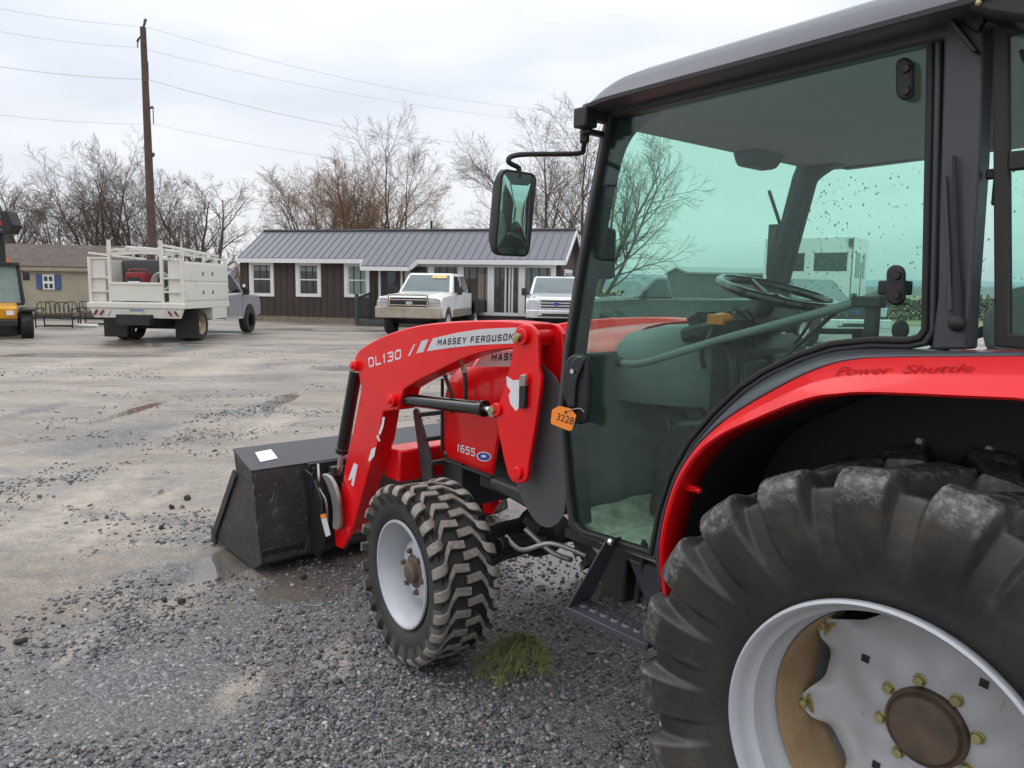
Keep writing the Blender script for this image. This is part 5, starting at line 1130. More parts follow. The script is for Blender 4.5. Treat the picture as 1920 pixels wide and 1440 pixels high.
# ================================================================ vehicles
M['wpaint'] = mat('white_paint', (.74, .74, .73), .3, var=.02, coat=.6, vscale=1.5, rvar=.04)
M['spaint'] = mat('silver_paint', (.60, .61, .63), .3, metal=.25, var=.03, coat=.6, rvar=.04)
M['gpaint'] = mat('grey_paint', (.36, .37, .40), .32, metal=.2, var=.03, coat=.6, rvar=.04)
M['dpaint'] = mat('dark_paint', (.035, .04, .042), .25, var=.1, coat=.6)
M['champ'] = mat('champagne_paint', (.27, .215, .165), .4, metal=.3, var=.06)
M['winglass'] = mat('vehicle_glass', (.012, .016, .017), .05, var=.3, rvar=0., spec=.7)
M['wsglass'] = mat('vehicle_windscreen', (.10, .135, .135), .05, var=.25, vscale=1.2, rvar=0., spec=.9)
M['gtyre'] = mat('road_tyre', (.02, .0195, .019), .8, var=.2, dirt=(.08, .07, .06), dscale=5, damt=.5)
M['bumper'] = mat('dull_steel', (.42, .37, .30), .5, metal=.5, var=.1, vscale=5, dirt=(.22, .17, .12), dscale=3, damt=.6)
M['brightm'] = mat('bright_metal', (.66, .66, .68), .25, metal=.45, var=.06)
M['lens'] = mat('clear_lens', (.55, .57, .58), .12, var=.1, coat=.5)
M['redlens'] = mat('red_lens', (.16, .012, .012), .25, var=.1, coat=.4)
def wheel(par, x, y, r, w_, rim, rr_=.60, dual=False):
    s = 1 if y > 0 else -1
    b = MB(); h = w_/2; b.lathe([(r*rr_, h*.8), (r*.80, h), (r*.94, h*.95), (r, h*.6), (r, -h*.6), (r*.94, -h*.95), (r*.7, -h), (r*rr_*.9, -h*.9)], (x, y, r), (0, s, 0), 32)
    if dual: b.lathe([(r*.8, h), (r*.94, h*.95), (r, h*.6), (r, -h*.6), (r*.94, -h*.95), (r*.7, -h)], (x, y-s*(w_+.06), r), (0, s, 0), 32)
    t = b.build('wheel', M['gtyre'], par, smooth=40)
    b = MB(); b.lathe([(0, h*.55), (.05, h*.6), (r*.16, h*.55), (r*.22, h*.35), (r*rr_*.75, h*.3 if not dual else -h*.5), (r*rr_*.88, h*.5), (r*rr_, h*.9), (r*rr_*1.05, h*.92)], (x, y, r), (0, s, 0), 32); b.build('rim', rim, t, smooth=40)
    return t
def face(q, u0, u1, v0, v1, th):          # panel proud of a quad (bl, br, tr, tl)
    q = [Vector(a) for a in q]; P_ = lambda u, v: (q[0]*(1-u)+q[1]*u)*(1-v)+(q[3]*(1-u)+q[2]*u)*v
    n = (q[1]-q[0]).cross(q[3]-q[0]).normalized(); b = MB(); b.prism([P_(u0, v0), P_(u1, v0), P_(u1, v1), P_(u0, v1)], n*th); return b
def arc(cx, r, z0, n=10):                  # wheel arch notch, front to back
    a0 = math.acos(0); zc = .42; out = []
    for k in range(n+1):
        t = math.pi*k/n; out.append((cx+r*math.cos(t), max(z0, zc+r*math.sin(t))))
    return out
def pickup(label, loc, rz, paint, lower=None, kind='flat', guard=False, chrome_grille=True, group=None, ht=0., single=False, name='pickup_truck'):
    v = empty(name, loc, rz); tag(v, label, 'pickup truck', group)
    z0 = .52+ht; back = -1.25 if kind != 'box' else -2.95
    if single and kind == 'flat': back = .0
    notch = arc(2.0, .47, z0)
    pr = [(2.82, z0+.05), (2.92, .78+ht), (2.90, 1.05+ht), (2.80, 1.16+ht), (1.30, 1.25+ht), (back, 1.27+ht), (back, z0)]
    if kind == 'box': pr += [(x, z) for x, z in arc(-2.0, .47, z0)][::-1]
    pr += [(x, z) for x, z in notch][::-1]
    b = MB(); b.prism([(x, 1.0, z) for x, z in pr], (0, -2.0, 0)); body = b.build('body', paint, v, .10, seg=4)
    b = MB(); b.hexa([(1.25, -.86, 1.19+ht), (2.80, -.80, 1.11+ht), (2.80, .80, 1.11+ht), (1.25, .86, 1.19+ht), (1.22, -.76, 1.33+ht), (2.68, -.66, 1.22+ht), (2.68, .66, 1.22+ht), (1.22, .76, 1.33+ht)]); b.build('hood', paint, v, .07, seg=4)
    cb = back if kind != 'box' else (-1.2 if not single else .0)
    B_ = [(1.25, .93), (cb+.05, .93)]; T_ = [(.55, .74), (cb+.16, .74)]; zb, zt = 1.25+ht, 1.92+ht
    g = [(1.25, -.92, zb), (1.25, .92, zb), (cb, .92, zb), (cb, -.92, zb), (.50, -.74, zt), (.50, .74, zt), (cb+.14, .74, zt), (cb+.14, -.74, zt)]
    b = MB(); b.hexa(g); b.build('cab', paint, v, .085, seg=4)
    face([g[0], g[1], g[5], g[4]], .06, .94, .08, .90, .008).build('windscreen', M['wsglass'], v)
    b = face([g[1], g[2], g[6], g[5]], 0.10, .46 if not single else .86, .08, .86, .008); b.build('side_window', M['winglass'], v)
    b = face([g[3], g[0], g[4], g[7]], .54 if not single else .14, .90, .08, .86, .008); b.build('side_window', M['winglass'], v)
    if not single:
        face([g[1], g[2], g[6], g[5]], .53, .93, .08, .86, .008).build('side_window', M['winglass'], v); face([g[3], g[0], g[4], g[7]], .07, .47, .08, .86, .008).build('side_window', M['winglass'], v)
    face([g[2], g[3], g[7], g[6]], .12, .88, .15, .85, .008).build('rear_window', M['winglass'], v)
    for s in (1, -1):
        b = MB(); b.box((1.02, s*1.10, 1.36+ht), (.10, .17, .26)); b.bar((1.02, s*.92, 1.30+ht), (1.02, s*1.08, 1.32+ht), .04, .04); b.build('wing_mirror', M['plastic'], v, .02)
        if lower: b = MB(); b.box(((1.5+back)/2, s*1.003, z0+.13), (1.45-back, .012, .25)); b.build('lower_trim', lower, v)
        b = MB(); b.box((.55, s*1.012, 1.08+ht), (.20, .025, .04)); b.build('door_handle', paint, v, .008)
        for xs in ((1.22, -.10, cb+.02) if not single else (1.22, cb+.1)): b = MB(); b.box((xs, s*1.0, .92+ht), (.012, .006, .62)); b.build('door_seam', M['ink'], v)
        wheel(v, 2.0, s*.86, .40+ht*.5, .27, M['brightm'] if not kind == 'box' else M['brightm']); wheel(v, -2.0, s*.86, .40+ht*.5, .27, M['brightm'])
        # headlights
        b = MB(); b.box((2.885, s*.79, .98+ht), (.06, .30, .28)); hl_ = b.build('headlight', M['lens'], v, .03)
    # grille
    b = MB(); b.box((2.905, 0, .98+ht), (.05, 1.22, .34)); gr_ = b.build('grille', M['brightm'] if chrome_grille else M['castgrey'], v, .02)
    for k in range(3): b = MB(); b.box((2.932, 0, .885+ht+.095*k), (.012, 1.02, .05)); b.build('grille_slot', M['ink'], gr_)
    b = MB(); b.lathe([(0, .02), (.10, .02), (.115, .0)], (2.935, 0, .985+ht), (1, 0, 0), 24); 
    b.v = [(x, y*1.0, .985+ht+(z-.985-ht)*.45) for x, y, z in b.v]; b.build('badge', M['blue'] if not guard else M['brightm'], gr_)
    # bumper
    b = MB(); b.box((2.97, 0, .66+ht), (.20, 2.0, .26)); bm_ = b.build('bumper', M['bumper'] if guard else M['brightm'], v, .03)
    b = MB(); b.box((3.073, 0, .63+ht), (.012, 1.2 if not guard else .001, .10)); b.build('air_intake', M['ink'], bm_)
    for s in (1, -1): b = MB(); b.box((3.076, s*.55, .65+ht), (.012, .14, .07)); b.build('fog_lamp', M['lens'] if not guard else M['ink'], bm_)
    if guard:
        b = MB(); b.box((3.02, 0, .70+ht), (.14, 2.06, .34)); b.build('winch_bumper', M['bumper'], v, .03)
        b = MB()
        for s in (1, -1):
            b.tube(cr([(3.07, s*.60, .80+ht), (3.07, s*.60, 1.15+ht), (3.06, s*.55, 1.22+ht), (3.06, 0, 1.23+ht)], 5), .025, 8)
            b.tube(cr([(3.06, s*.64, .84+ht), (3.05, s*.64, 1.10+ht), (3.02, s*.92, 1.10+ht), (3.0, s*.98, .98+ht), (3.02, s*.98, .82+ht)], 5), .016, 6); b.tube([(3.06, s*.64, 1.0+ht), (3.02, s*.98, 1.0+ht)], .012, 6)
        for z in (.92, 1.08): b.tube([(3.07, -.60, z+ht), (3.07, .60, z+ht)], .018, 6)
        b.build('brush_guard', M['bumper'], v)
    if kind == 'flat':
        b = MB(); b.box((back-1.0, 0, .98+ht), (1.9, 2.2, .10)); b.box((back-.98, 0, .70+ht), (2.2, .8, .3)); b.box((back-1.0, 1.08, .78+ht), (1.7, .06, .42)); b.box((back-1.0, -1.08, .78+ht), (1.7, .06, .42)); b.build('flatbed', M['black'], v, .01)
        b = MB(); b.prism([(back-.12, .95, 1.03+ht), (back-.12, .95, 1.50+ht), (back-.55, .95, 1.10+ht), (back-.6, .95, 1.03+ht)], (0, -1.9, 0)); b.build('headache_rack', M['black'], v, .01)
    else:
        b = MB(); b.box((-2.97, 0, .66+ht), (.14, 1.9, .2)); b.build('rear_bumper', M['brightm'], v, .02)
        for s in (1, -1): b = MB(); b.box((-2.955, s*.93, 1.0+ht), (.03, .12, .40)); b.build('tail_light', M['redlens'], v, .01)
        b = MB(); b.box((cb-.85, 0, 1.272+ht), (1.7, 1.7, .012)); b.build('bed', M['ink'], v)
    b = MB(); b.box((-.2, 0, .48+ht), (4.6, .9, .16)); b.tube([(2.0, -.8, .40+ht*.5), (2.0, .8, .40+ht*.5)], .07, 8); b.tube([(-2., -.8, .40+ht*.5), (-2., .8, .40+ht*.5)], .08, 8); b.build('underbody', M['black'], v)
    return v
f3 = pickup('white crew cab pickup with brush guard and black flatbed in front of the office', W(-3.27, 26.4)-.0*_Fh, head(-.16, -.98), M['wpaint'], M['champ'], 'flat', True, False, ht=.03)
f3.location = W(-2.66, 26.0)
b = MB(); b.prism([(.60, .12, 1.885), (.70, .10, 1.775), (.70, .60, 1.775), (.60, .58, 1.885)], (.03, 0, .015)); b.build('price_sticker', mat('sticker_yellow', (.70, .55, .22), .5), f3)
fg = pickup('silver white pickup with big chrome grille parked beside the glazed office front', W(1.50, 28.0), head(-.03, -1), M['spaint'], None, 'box', False, True, ht=.02)
dk = pickup('dark green pickup seen side on through the tractor windscreen', W(4.9, 25.2), head(-1, -.18), M['dpaint'], None, 'box', False, False, ht=.0, single=True)
bk = pickup('black pickup parked in front of the white box trailer', W(9.0, 24.0), head(.15, -1), M['dpaint'], None, 'box', False, False, ht=.02)

# ---- service truck: grey cab, white utility body with ladder rack
sv = empty('service_truck', Vector((20.323, -4.378, 0))+.0*_Rh, math.atan2(-.675, .738)); tag(sv, 'grey service truck with white utility body and pipe rack, seen from behind', 'service truck')
M['tank'] = mat('tank_grey', (.085, .088, .09), .45, metal=.2, var=.1)
UW = M['ubody'] = mat('utility_white', (.66, .64, .58), .45, var=.04, vscale=2, dirt=(.45, .41, .34), dscale=2, damt=.35)
oy = 1.0                                   # right rear wheel sits at local y = 0
def sb(x0, x1, y0, y1, z0, z1, name, m, par=sv, bev=.012): b = MB(); b.box(((x0+x1)/2, (y0+y1)/2+oy, (z0+z1)/2), (x1-x0, y1-y0, z1-z0)); return b.build(name, m, par, bev)
sb(-1.18, 1.62, -1.2, 1.2, .86, 1.02, 'deck', UW); b = MB(); b.prism([(-1.22, oy-1.20, .87), (-1.22, oy+1.20, .87), (-1.20, oy+1.10, .62), (-1.20, oy-1.10, .62)], (.10, 0, 0)); rear = b.build('rear_panel', UW, sv, .01)
b = MB(); b.box((-1.20, oy, .93), (.10, 2.5, .14)); b.build('rear_sill', UW, sv, .02)
for s in (1, -1):
    cbx = sb(-1.12, 1.60, s*1.19 if s < 0 else .80, s*.80 if s < 0 else 1.19, 1.02, 2.05, 'tool_cabinet', UW)
    for i in range(2):
        for j in range(2):
            x_ = -1.05+i*1.32; z_ = 1.07+j*.49; dd_ = sb(x_, x_+1.25, s*1.192-.012, s*1.192+.012, z_, z_+.45, 'cabinet_door', UW, cbx, .015)
            b = MB(); b.box((x_+1.0*(1-i)+.25*i, s*1.21+oy, z_+.2), (.05, .02, .09)); b.build('latch', M['castgrey'], dd_)
    b = MB()
    yo, yi = s*1.17+oy, s*.66+oy
    for y in (yo, yi): b.bar((-1.15, y, 1.0), (-1.15, y, 2.12 if y == yo else 2.55), .07, .07)
    for z in (1.28, 1.62, 2.10): b.bar((-1.15, yo, z), (-1.15, yi, z), .045, .045)
    b.build('ladder_frame', UW, sv)
    b = MB(); b.bar((-1.15, yi, 2.44 if s < 0 else 2.30), (2.2, yi, 2.30), .06, .06); b.bar((-1.15, yo, 2.22), (1.6, yo, 2.16), .05, .05)
    for q in (.0, 1.2, 2.1): b.bar((q, yi, 2.05 if q < 2 else 1.2), (q, yi, 2.32), .05, .05)
    b.build('rack_rail', UW, sv)
    for k in range(3):
        b = MB(); yy = s*(1.03-.16*k)+oy; t_ = s*.035
        pts = [(-1.232, yy+t_*math.cos(a)*1.0-s*.10*(math.sin(a))*.5, .745+.075*math.sin(a)) for a in np.linspace(0, 2*math.pi, 14, endpoint=False)]
        b.prism(pts, (-.015, 0, 0)); b.build('tail_light', M['redlens'] if k < 2 else M['lens'], rear)
b = MB()
for x_ in (-.9, .3, 1.5): b.bar((x_, -.66+oy, 2.33), (x_, .66+oy, 2.33), .06, .06)
b.tube([(-1.0, oy+.3, 2.38), (2.0, oy+.2, 2.36)], .035, 8); b.tube([(-.8, oy+.1, 2.38), (1.9, oy-.3, 2.36)], .03, 8); b.bar((-1.15, oy+.66, 2.2), (-1.15, oy-.66, 2.26), .05, .06); b.build('pipe_rack', UW, sv)
sb(-1.19, -1.13, -.64, .64, 1.04, 1.46, 'tailgate', UW); sb(-1.21, -1.13, -.66, .66, 1.44, 1.51, 'tailgate_rail', UW)
sb(-.35, 1.50, -.34, .79, 1.02, 2.10, 'tank', M['tank'], bev=.04); sb(1.52, 1.60, -.8, .8, 1.02, 2.0, 'bulkhead', M['grey'])
b = MB(); b.box((-1.226, oy-.02, .755), (.012, .36, .20)); pt = b.build('licence_plate', mat('plate', (.60, .60, .42), .5, var=.1), rear)
b = MB(); b.box((-1.234, oy-.02, .815), (.006, .34, .05)); b.build('plate_band', mat('plate_blue', (.18, .22, .42), .5), pt)
b = MB(); b.box((.4, oy, .58), (3.6, .85, .26)); b.box((-.95, oy, .50), (.2, 1.0, .12)); b.box((-1.15, oy, .55), (.2, .12, .12)); b.tube([(0, oy-.8, .40), (0, oy+.8, .40)], .11, 8); b.build('underbody', M['black'], sv)
for s in (1, -1): sb(.52, 1.45, s*1.0-.19, s*1.0+.19, .55, .88, 'side_box', UW)
wheel(sv, 0, oy-1.0, .40, .24, mat('tan_rim', (.38, .28, .18), .6, metal=.3), .56, True); wheel(sv, 0, oy+1.0, .40, .24, M['steel'], .56, True)
for s in (1, -1): wheel(sv, 3.62, oy+s*.92, .39, .26, M['brightm'])
for s in (1, -1): b = MB(); b.box((-.50, oy+s*.95, .46), (.02, .62, .74)); b.build('mud_flap', M['rubber'], sv)
# its cab
pr = [(1.66, .50), (1.66, 1.20), (3.05, 1.24), (4.35, 1.16), (4.52, .98), (4.52, .55)]+[(x, z) for x, z in arc(3.62, .47, .50)]
b = MB(); b.prism([(x, oy+1.03, z) for x, z in pr], (0, -2.06, 0)); b.build('body', M['gpaint'], sv, .05, seg=3)
g = [(3.35, oy-.98, 1.20), (3.35, oy+.98, 1.20), (1.68, oy+.98, 1.20), (1.68, oy-.98, 1.20), (2.62, oy-.82, 1.86), (2.62, oy+.82, 1.86), (1.74, oy+.82, 1.88), (1.74, oy-.82, 1.88)]
b = MB(); b.hexa(g); b.build('cab', M['gpaint'], sv, .05, seg=3)
face([g[3], g[0], g[4], g[7]], .36, .88, .06, .84, .008).build('side_window', M['winglass'], sv); face([g[3], g[0], g[4], g[7]], .06, .30, .06, .84, .008).build('side_window', M['winglass'], sv)
face([g[0], g[1], g[5], g[4]], .06, .94, .08, .9, .008).build('windscreen', M['wsglass'], sv); face([g[2], g[3], g[7], g[6]], .1, .9, .1, .9, .008).build('rear_window', M['winglass'], sv)
for s in (1, -1): b = MB(); b.box((3.05, oy+s*1.12, 1.29), (.10, .18, .22)); b.build('wing_mirror', M['plastic'], sv, .02)
b = MB(); b.box((2.35, oy-1.035, .50), (1.3, .03, .07)); b.build('running_board', M['brightm'], sv)
for xs in (1.95, 2.98): b = MB(); b.box((xs, oy-1.031, .88), (.012, .006, .6)); b.build('door_seam', M['ink'], sv)
b = MB(); b.box((2.15, oy-1.04, 1.05), (.2, .02, .04)); b.build('door_handle', M['gpaint'], sv)
# what rides on its bed: a red welder and a coil of hose
SVM = Matrix.Translation(sv.location) @ Matrix.Rotation(sv.rotation_euler.z, 4, 'Z')
def onsv(x, y, z): return SVM @ Vector((x, y+oy, z))
wl = empty('welder', onsv(-.85, .10, 1.02), sv.rotation_euler.z); tag(wl, 'red portable welder standing on the bed of the service truck', 'welder')
RP = mat('welder_red', (.24, .012, .014), .45, var=.1)
b = MB(); b.box((0, 0, .52), (.40, .46, .42)); b.build('case', RP, wl, .02)
b = MB(); b.box((0, 0, .16), (.55, .62, .30)); b.build('cart', M['black'], wl, .01); b = MB(); b.box((-.21, 0, .50), (.02, .34, .22)); pn = b.build('front_panel', M['black'], wl, .004)
b = MB(); b.box((-.223, 0, .47), (.008, .30, .09)); b.build('label_plate', M['white'], pn)
b = MB(); b.tube(cr([(0, -.22, .72), (0, -.2, .80), (0, .2, .80), (0, .22, .72)], 4), .02, 6); b.build('handle', RP, wl)
hc = MB()
for k in range(6): hc.tube([Vector((.10*k/6, (.24-.012*k)*math.cos(2*math.pi*j/24), .26+(.24-.012*k)*math.sin(2*math.pi*j/24))) for j in range(24)], .028, 8, closed=True)
o = hc.build('hose_coil', mat('pale_hose', (.42, .42, .40), .5, var=.2), None); o.location = onsv(-.80, -.46, 1.26); o.rotation_euler = (0, 0, sv.rotation_euler.z); tag(o, 'pale coiled hose hanging at the right of the service truck bed', 'hose')

# ---- yellow compact wheel loader at the left edge
yl = empty('wheel_loader', W(-13.75, 20.6), head(.56, -.83)); tag(yl, 'yellow compact wheel loader with black cab at the left edge', 'wheel loader')
YP = mat('loader_yellow', (.72, .33, .006), .4, var=.06, coat=.3)
b = MB(); b.prism([(.35, .34, .45), (1.25, .32, .50), (1.32, .32, .82), (.35, .36, .92)], (0, -.68, 0)); en = b.build('engine_cover', YP, yl, .05)
b = MB(); b.box((1.33, .17, .68), (.02, .16, .12)); b.build('label_plate', M['white'], en); b = MB(); b.box((1.29, 0, .42), (.12, .66, .18)); b.build('counterweight', M['black'], yl, .03)
b = MB(); b.box((0, 0, .55), (1.7, .46, .34)); b.build('chassis', M['black'], yl, .02)
b = MB()
for sx_ in (.42, -.62):
    for sy_ in (1, -1): b.bar((sx_, sy_*.50, .90), (sx_*.80-.02, sy_*.42, 1.90), .08, .08)
b.box((-.08, 0, 1.93), (1.10, .92, .10)); b.box((-.1, 0, .88), (1.1, 1.02, .06)); cbf = b.build('cab', M['plastic'], yl, .015)
b = MB(); b.hexa([(.40, -.44, .92), (.405, -.44, .92), (.405, .44, .92), (.40, .44, .92), (.31, -.38, 1.88), (.315, -.38, 1.88), (.315, .38, 1.88), (.31, .38, 1.88)]); b.build('cab_window', M['paneblind'], cbf)
for s in (1, -1): b = MB(); b.hexa([(-.55, s*.475, .92), (.36, s*.475, .92), (.36, s*.48, .92), (-.55, s*.48, .92), (-.46, s*.405, 1.88), (.27, s*.405, 1.88), (.27, s*.41, 1.88), (-.46, s*.41, 1.88)]); b.build('side_window', M['winglass'], cbf)
b = MB(); b.box((.05, .0, 1.1), (.4, .45, .5)); b.build('seat', M['black'], cbf, .05)
for s in (1, -1):
    for x_ in (.78, -.85):
        b = MB(); b.lathe([(.20, .13), (.30, .15), (.34, .13), (.35, .08), (.35, -.08), (.34, -.13), (.2, -.14)], (x_, s*.53, .35), (0, s, 0), 32)
        for k in range(16):
            a = 2*math.pi*k/16
            for q in (1, -1): b.bar((x_+.345*math.sin(a+.0), s*.53+q*.01, .35+.345*math.cos(a)), (x_+.345*math.sin(a+q*.0+.16), s*.53+q*.13, .35+.345*math.cos(a+.16)), .04, .04, (math.sin(a), 0, math.cos(a)))
        t = b.build('wheel', M['gtyre'], yl, smooth=35); b = MB(); b.lathe([(0, .10), (.10, .09), (.16, .05), (.20, .12), (.21, .135)], (x_, s*.53, .35), (0, s, 0), 24); b.build('rim', M['steel'], t)
    b = MB(); b.prism([(.40, s*.70, .74), (1.10, s*.70, .70), (1.12, s*.70, .76), (.42, s*.70, .80)], (0, -s*.30, 0)); b.build('mudguard', M['plastic'], yl, .01)
b = MB(); b.box((.30, .60, 1.62), (.05, .16, .22)); b.bar((.25, .42, 1.80), (.30, .60, 1.72), .02, .02); b.build('wing_mirror', M['plastic'], yl, .03)
b = MB(); b.box((.36, .30, 1.92), (.06, .10, .09)); b.build('work_light', M['lens'], yl, .01)
b = MB(); b.cyl((-.1, .22, 1.98), (-.1, .22, 2.10), .045, 12); b.build('beacon', M['amber'], yl)
b = MB(); b.box((-1.55, 0, .35), (.5, 1.2, .5)); b.bar((-.5, .25, .9), (-1.4, .25, .4), .1, .14); b.bar((-.5, -.25, .9), (-1.4, -.25, .4), .1, .14); b.build('bucket_arm', M['black'], yl, .02)

# ---- raised lift head above it, its mast standing outside the picture
lh = empty('lift_mast', W(-14.35, 21), head(0, -1)); tag(lh, 'black raised lift head with a red stripe high at the left edge', 'lift')
b = MB()
for y in (-.45, .45): b.box((0, y, 1.7), (.12, .12, 3.4))
b.box((0, 0, 3.3), (.1, .9, .12)); b.box((0, 0, .25), (.8, 1.1, .5)); b.build('mast', M['black'], lh, .01)
b = MB(); b.prism([(.1, -.2, 2.72), (.1, 1.0, 2.72), (.1, 1.12, 2.95), (.1, 1.0, 3.32), (.1, -.2, 3.30)], (.4, 0, 0)); cg = b.build('carriage', M['black'], lh, .02)
b = MB(); b.box((.505, .35, 3.0), (.012, 1.0, .14)); b.build('red_stripe', mat('stripe_red', (.22, .015, .02), .4), cg); b = MB(); b.box((.505, .35, 3.17), (.012, .9, .05)); b.build('white_stripe', M['white'], cg); b = MB(); b.box((.505, .35, 2.82), (.012, 1.0, .06)); b.build('grey_stripe', M['grey'], cg)

# ---- hay feeders and a pipe in front of the shed
def feeder(loc, rz, label, w_):
    f = empty('hay_feeder', loc, rz); tag(f, label, 'hay feeder', 'feeders before the tan shed'); b = MB()
    for y in (0, .5):
        for x in (0, w_): b.tube([(x, y, 0), (x, y, .62)], .022, 6)
        b.tube([(0, y, .06), (w_, y, .06)], .02, 6); b.tube([(0, y, .40), (w_, y, .40)], .022, 6)
        for i in range(2):
            x0_ = w_*(.06+.5*i); ww = w_*.36; b.tube(cr([(x0_, y, .42), (x0_, y, .70), (x0_+ww*.2, y, .82), (x0_+ww*.8, y, .82), (x0_+ww, y, .70), (x0_+ww, y, .42)], 4), .015, 6)
            for q in (.33, .66): b.tube([(x0_+ww*q, y, .42), (x0_+ww*q, y, .84)], .010, 5)
    for x in (0, w_): b.tube([(x, 0, .62), (x, .5, .62)], .02, 6)
    b.build('frame', M['black'], f); b = MB(); b.box((w_/2, .25, .44), (w_, .5, .12)); b.build('trough', mat('rusty_trough', (.16, .12, .075), .8, var=.3), f, .01); return f
FD = 24.5
fz = head(1, .05)
feeder(W((66-960)/FOC*FD, FD), fz, 'black tube hay feeder beside the yellow loader, in front of the tan shed', 1.15)
feeder(W((146-960)/FOC*26, 26), fz, 'smaller hay feeder half hidden behind the service truck', 1.0)
q1, q2 = W((140-960)/FOC*25, 25, .07), W((182-960)/FOC*25, 25, .07); b = MB(); b.tube([q1, q2], .06, 8); tag(b.build('white_pipe', M['trimw']), 'short white pipe lying on the ground left of the service truck', 'pipe')

# ---- white box trailer, dark shed and hedge seen through the cab
bt = empty('box_trailer', W((1588-960)/FOC*30, 30), head(-.80, .60)); tag(bt, 'tall white box trailer with dark windows seen through the tractor cab', 'trailer')
b = MB(); b.box((1.75, -1.2, 2.2), (3.5, 2.4, 3.0)); bx_ = b.build('body', M['wpaint'], bt, .03)
for xx, ww in ((.75, 1.25), (2.25, 1.0)): b = MB(); b.box((xx+.1, .004, 2.72), (ww, .02, .72)); b.build('window', M['winglass'], bx_, .03)
for yy, ww in ((-.72, .72), (-1.72, .34)): b = MB(); b.box((-.004, yy, 2.60), (.02, ww, 1.0)); b.build('window', M['paneblind'], bx_, .01)
b = MB(); b.box((-.012, -1.3, 1.75), (.02, .03, 2.0)); b.box((.04, .01, 2.2), (.03, .02, 2.9)); b.build('door_seam', M['castgrey'], bx_)
b = MB(); b.box((.12, .03, 3.45), (.18, .06, .30)); b.build('marker_lamp', M['castgrey'], bx_); b = MB(); b.box((1.75, -1.2, .58), (3.7, 2.0, .24)); b.build('chassis', M['black'], bt)
for x_ in (1.3, 2.2):
    for y_ in (-.12, -2.28): t = MB(); t.lathe([(.2, .1), (.36, .11), (.38, .06), (.38, -.1), (.2, -.11)], (x_, y_, .38), (0, 1 if y_ > -1 else -1, 0), 24); t = t.build('wheel', M['gtyre'], bt); b = MB(); b.lathe([(0, .06), (.1, .06), (.18, .03), (.21, .105)], (x_, y_, .38), (0, 1 if y_ > -1 else -1, 0), 20); b.build('rim', M['white'], t)
ds = empty('storage_shed', W((1285-960)/FOC*34, 34), head(1, .12)); tag(ds, 'low dark grey storage shed with pale roof edge seen through the windscreen', 'shed')
b = MB(); b.prism([(0, 0, 0), (0, 0, 2.25), (0, 1.5, 2.5), (0, 3, 2.25), (0, 3, 0)], (4.3, 0, 0)); b.build('wall', siding('corrugated_grey', (.10, .105, .105), .22), ds)
b = MB(); b.hexa([(-.1, -.1, 2.24), (4.4, -.1, 2.24), (4.4, 1.5, 2.5), (-.1, 1.5, 2.5), (-.1, -.1, 2.32), (4.4, -.1, 2.32), (4.4, 1.5, 2.58), (-.1, 1.5, 2.58)]); b.hexa([(-.1, 1.5, 2.5), (4.4, 1.5, 2.5), (4.4, 3.1, 2.24), (-.1, 3.1, 2.24), (-.1, 1.5, 2.58), (4.4, 1.5, 2.58), (4.4, 3.1, 2.32), (-.1, 3.1, 2.32)]); b.build('roof', mat('pale_roof', (.30, .31, .31), .6), ds)
def hedge(name, label, a, c, h, th_, seed, n_, m, grp=None):
    r = np.random.default_rng(seed); a, c = Vector(a), Vector(c); d = c-a; nrm = Vector((-d.y, d.x, 0)).normalized(); vs = []; fs = []
    for k in range(n_):
        t, u, z = r.random(), (r.random()-.5)*th_, h*r.random()**.8*(.75+.3*mnoise.noise(Vector((r.random(), seed, 0)))); p = a+d*t+nrm*u+Vector((0, 0, z*(.8+.3*mnoise.noise(Vector((t*d.length*.6, seed, 0))))))
        for _ in range(1):
            e1 = Vector(r.standard_normal(3)).normalized()*.14; e2 = Vector(r.standard_normal(3)).normalized()*.10; i = len(vs); vs += [p, p+e1, p+e1+e2, p+e2]; fs.append((i, i+1, i+2, i+3))
    b = MB(); b.add(vs, fs); return tag(b.build(name, m, smooth=0), label, 'hedge', grp)
HG = mat('hedge_dark', (.065, .072, .055), .9, var=.35, vscale=2)
hedge('hedge', 'dark hedge at the edge of the field, right of the white trailer', W(21, 44), W(34, 47), 2.0, 2.0, 3, 5000, HG)
hedge('hedge', 'brown brushy hedgerow behind the dark pickup', W(4.2, 42), W(12, 44), 2.0, 2.2, 4, 5000, mat('hedge_brown', (.085, .08, .06), .9, var=.35, vscale=2))

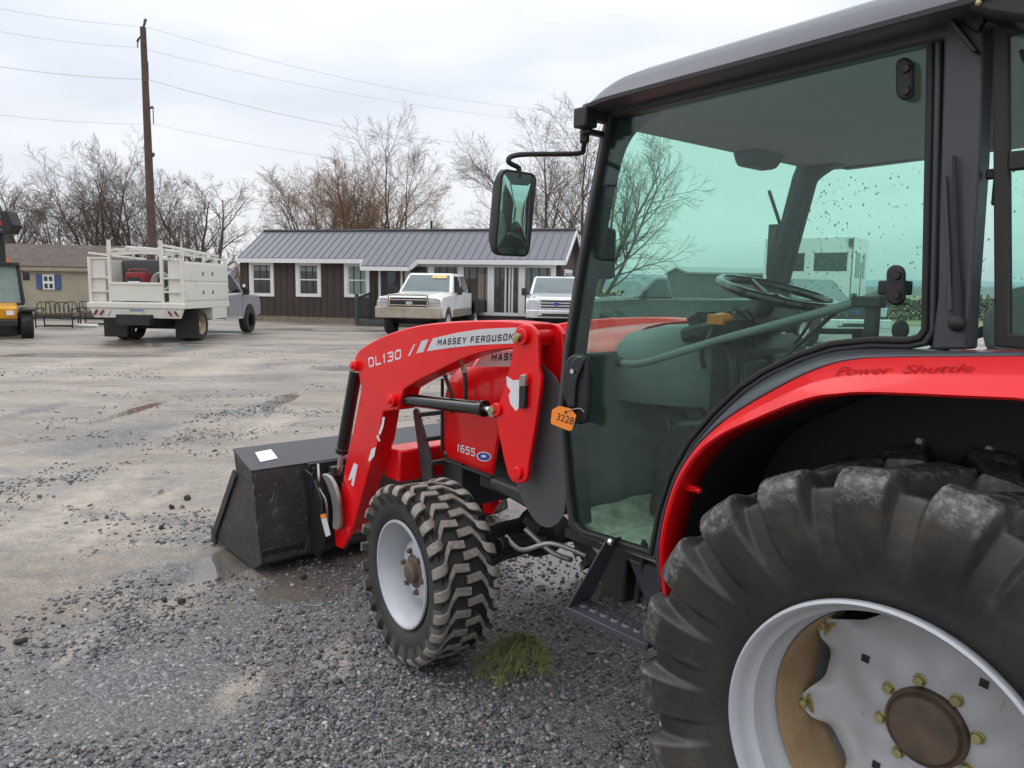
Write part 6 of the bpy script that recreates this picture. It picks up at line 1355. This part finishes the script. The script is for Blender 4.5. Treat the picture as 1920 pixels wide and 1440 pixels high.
# ================================================================ pine sprig on the gravel
pc_ = Z(0, (962, 1245))[0]
pn = empty('pine_branch', (pc_.x, pc_.y, gz(pc_.x, pc_.y)+.012)); tag(pn, 'fallen green pine branch lying on the gravel behind the front wheel', 'pine branch')
rr = random.Random(5); ST = MB(); ND = MB()
GA = Z(0, (985, 1205))[0]-pc_; 
tips = [Z(0, q)[0]-pc_ for q in ((908, 1240), (905, 1268), (935, 1282), (975, 1262), (1018, 1262), (1022, 1240), (950, 1225))]
for tp in tips:
    mid = GA.lerp(tp, .5)+Vector((0, 0, .03+rr.random()*.03)); path = cr([GA+Vector((0, 0, .015)), mid, tp+Vector((0, 0, .01))], 8); ST.tube(path, [.004*(1-.7*k/len(path)) for k in range(len(path))], 5)
    for k in range(1, len(path)):
        for _ in range(10):
            d = (path[k]-path[k-1]).normalized(); nd = (d*rr.uniform(.4, 1.2)+Vector((rr.gauss(0, .45), rr.gauss(0, .45), abs(rr.gauss(0, .30))))).normalized(); l = rr.uniform(.05, .10); p = path[k].lerp(path[k-1], rr.random()); sd = nd.cross(Vector((0, 0, 1))).normalized()*.0015
            e = p+nd*l; e.z = max(.004, e.z-.025); m_ = p.lerp(e, .5)+Vector((0, 0, .012)); ND.add([p-sd, p+sd, m_+sd, e, m_-sd], [(0, 1, 2, 4), (4, 2, 3)])
ST.build('twig', mat('pine_twig', (.14, .085, .05), .8), pn); ND.build('needles', mat('pine_needle', (.165, .205, .052), .5, var=.5, vscale=45, dirt=(.36, .27, .10), dscale=40, damt=.45), pn, smooth=0)
# ================================================================ damp air over the yard and the hills
hb = MB(); hb.box((0, 0, 148), (4600, 4600, 302))
hm = bpy.data.materials.new('damp_air'); hm.use_nodes = True; hn = hm.node_tree; hn.nodes.clear()
pv = hn.nodes.new('ShaderNodeVolumePrincipled'); pv.inputs['Color'].default_value = (.92, .95, 1, 1); pv.inputs['Density'].default_value = .00015; pv.inputs['Anisotropy'].default_value = .1
ho = hn.nodes.new('ShaderNodeOutputMaterial'); hn.links.new(pv.outputs[0], ho.inputs['Volume'])
tag(hb.build('haze', hm, smooth=0), kind='stuff')
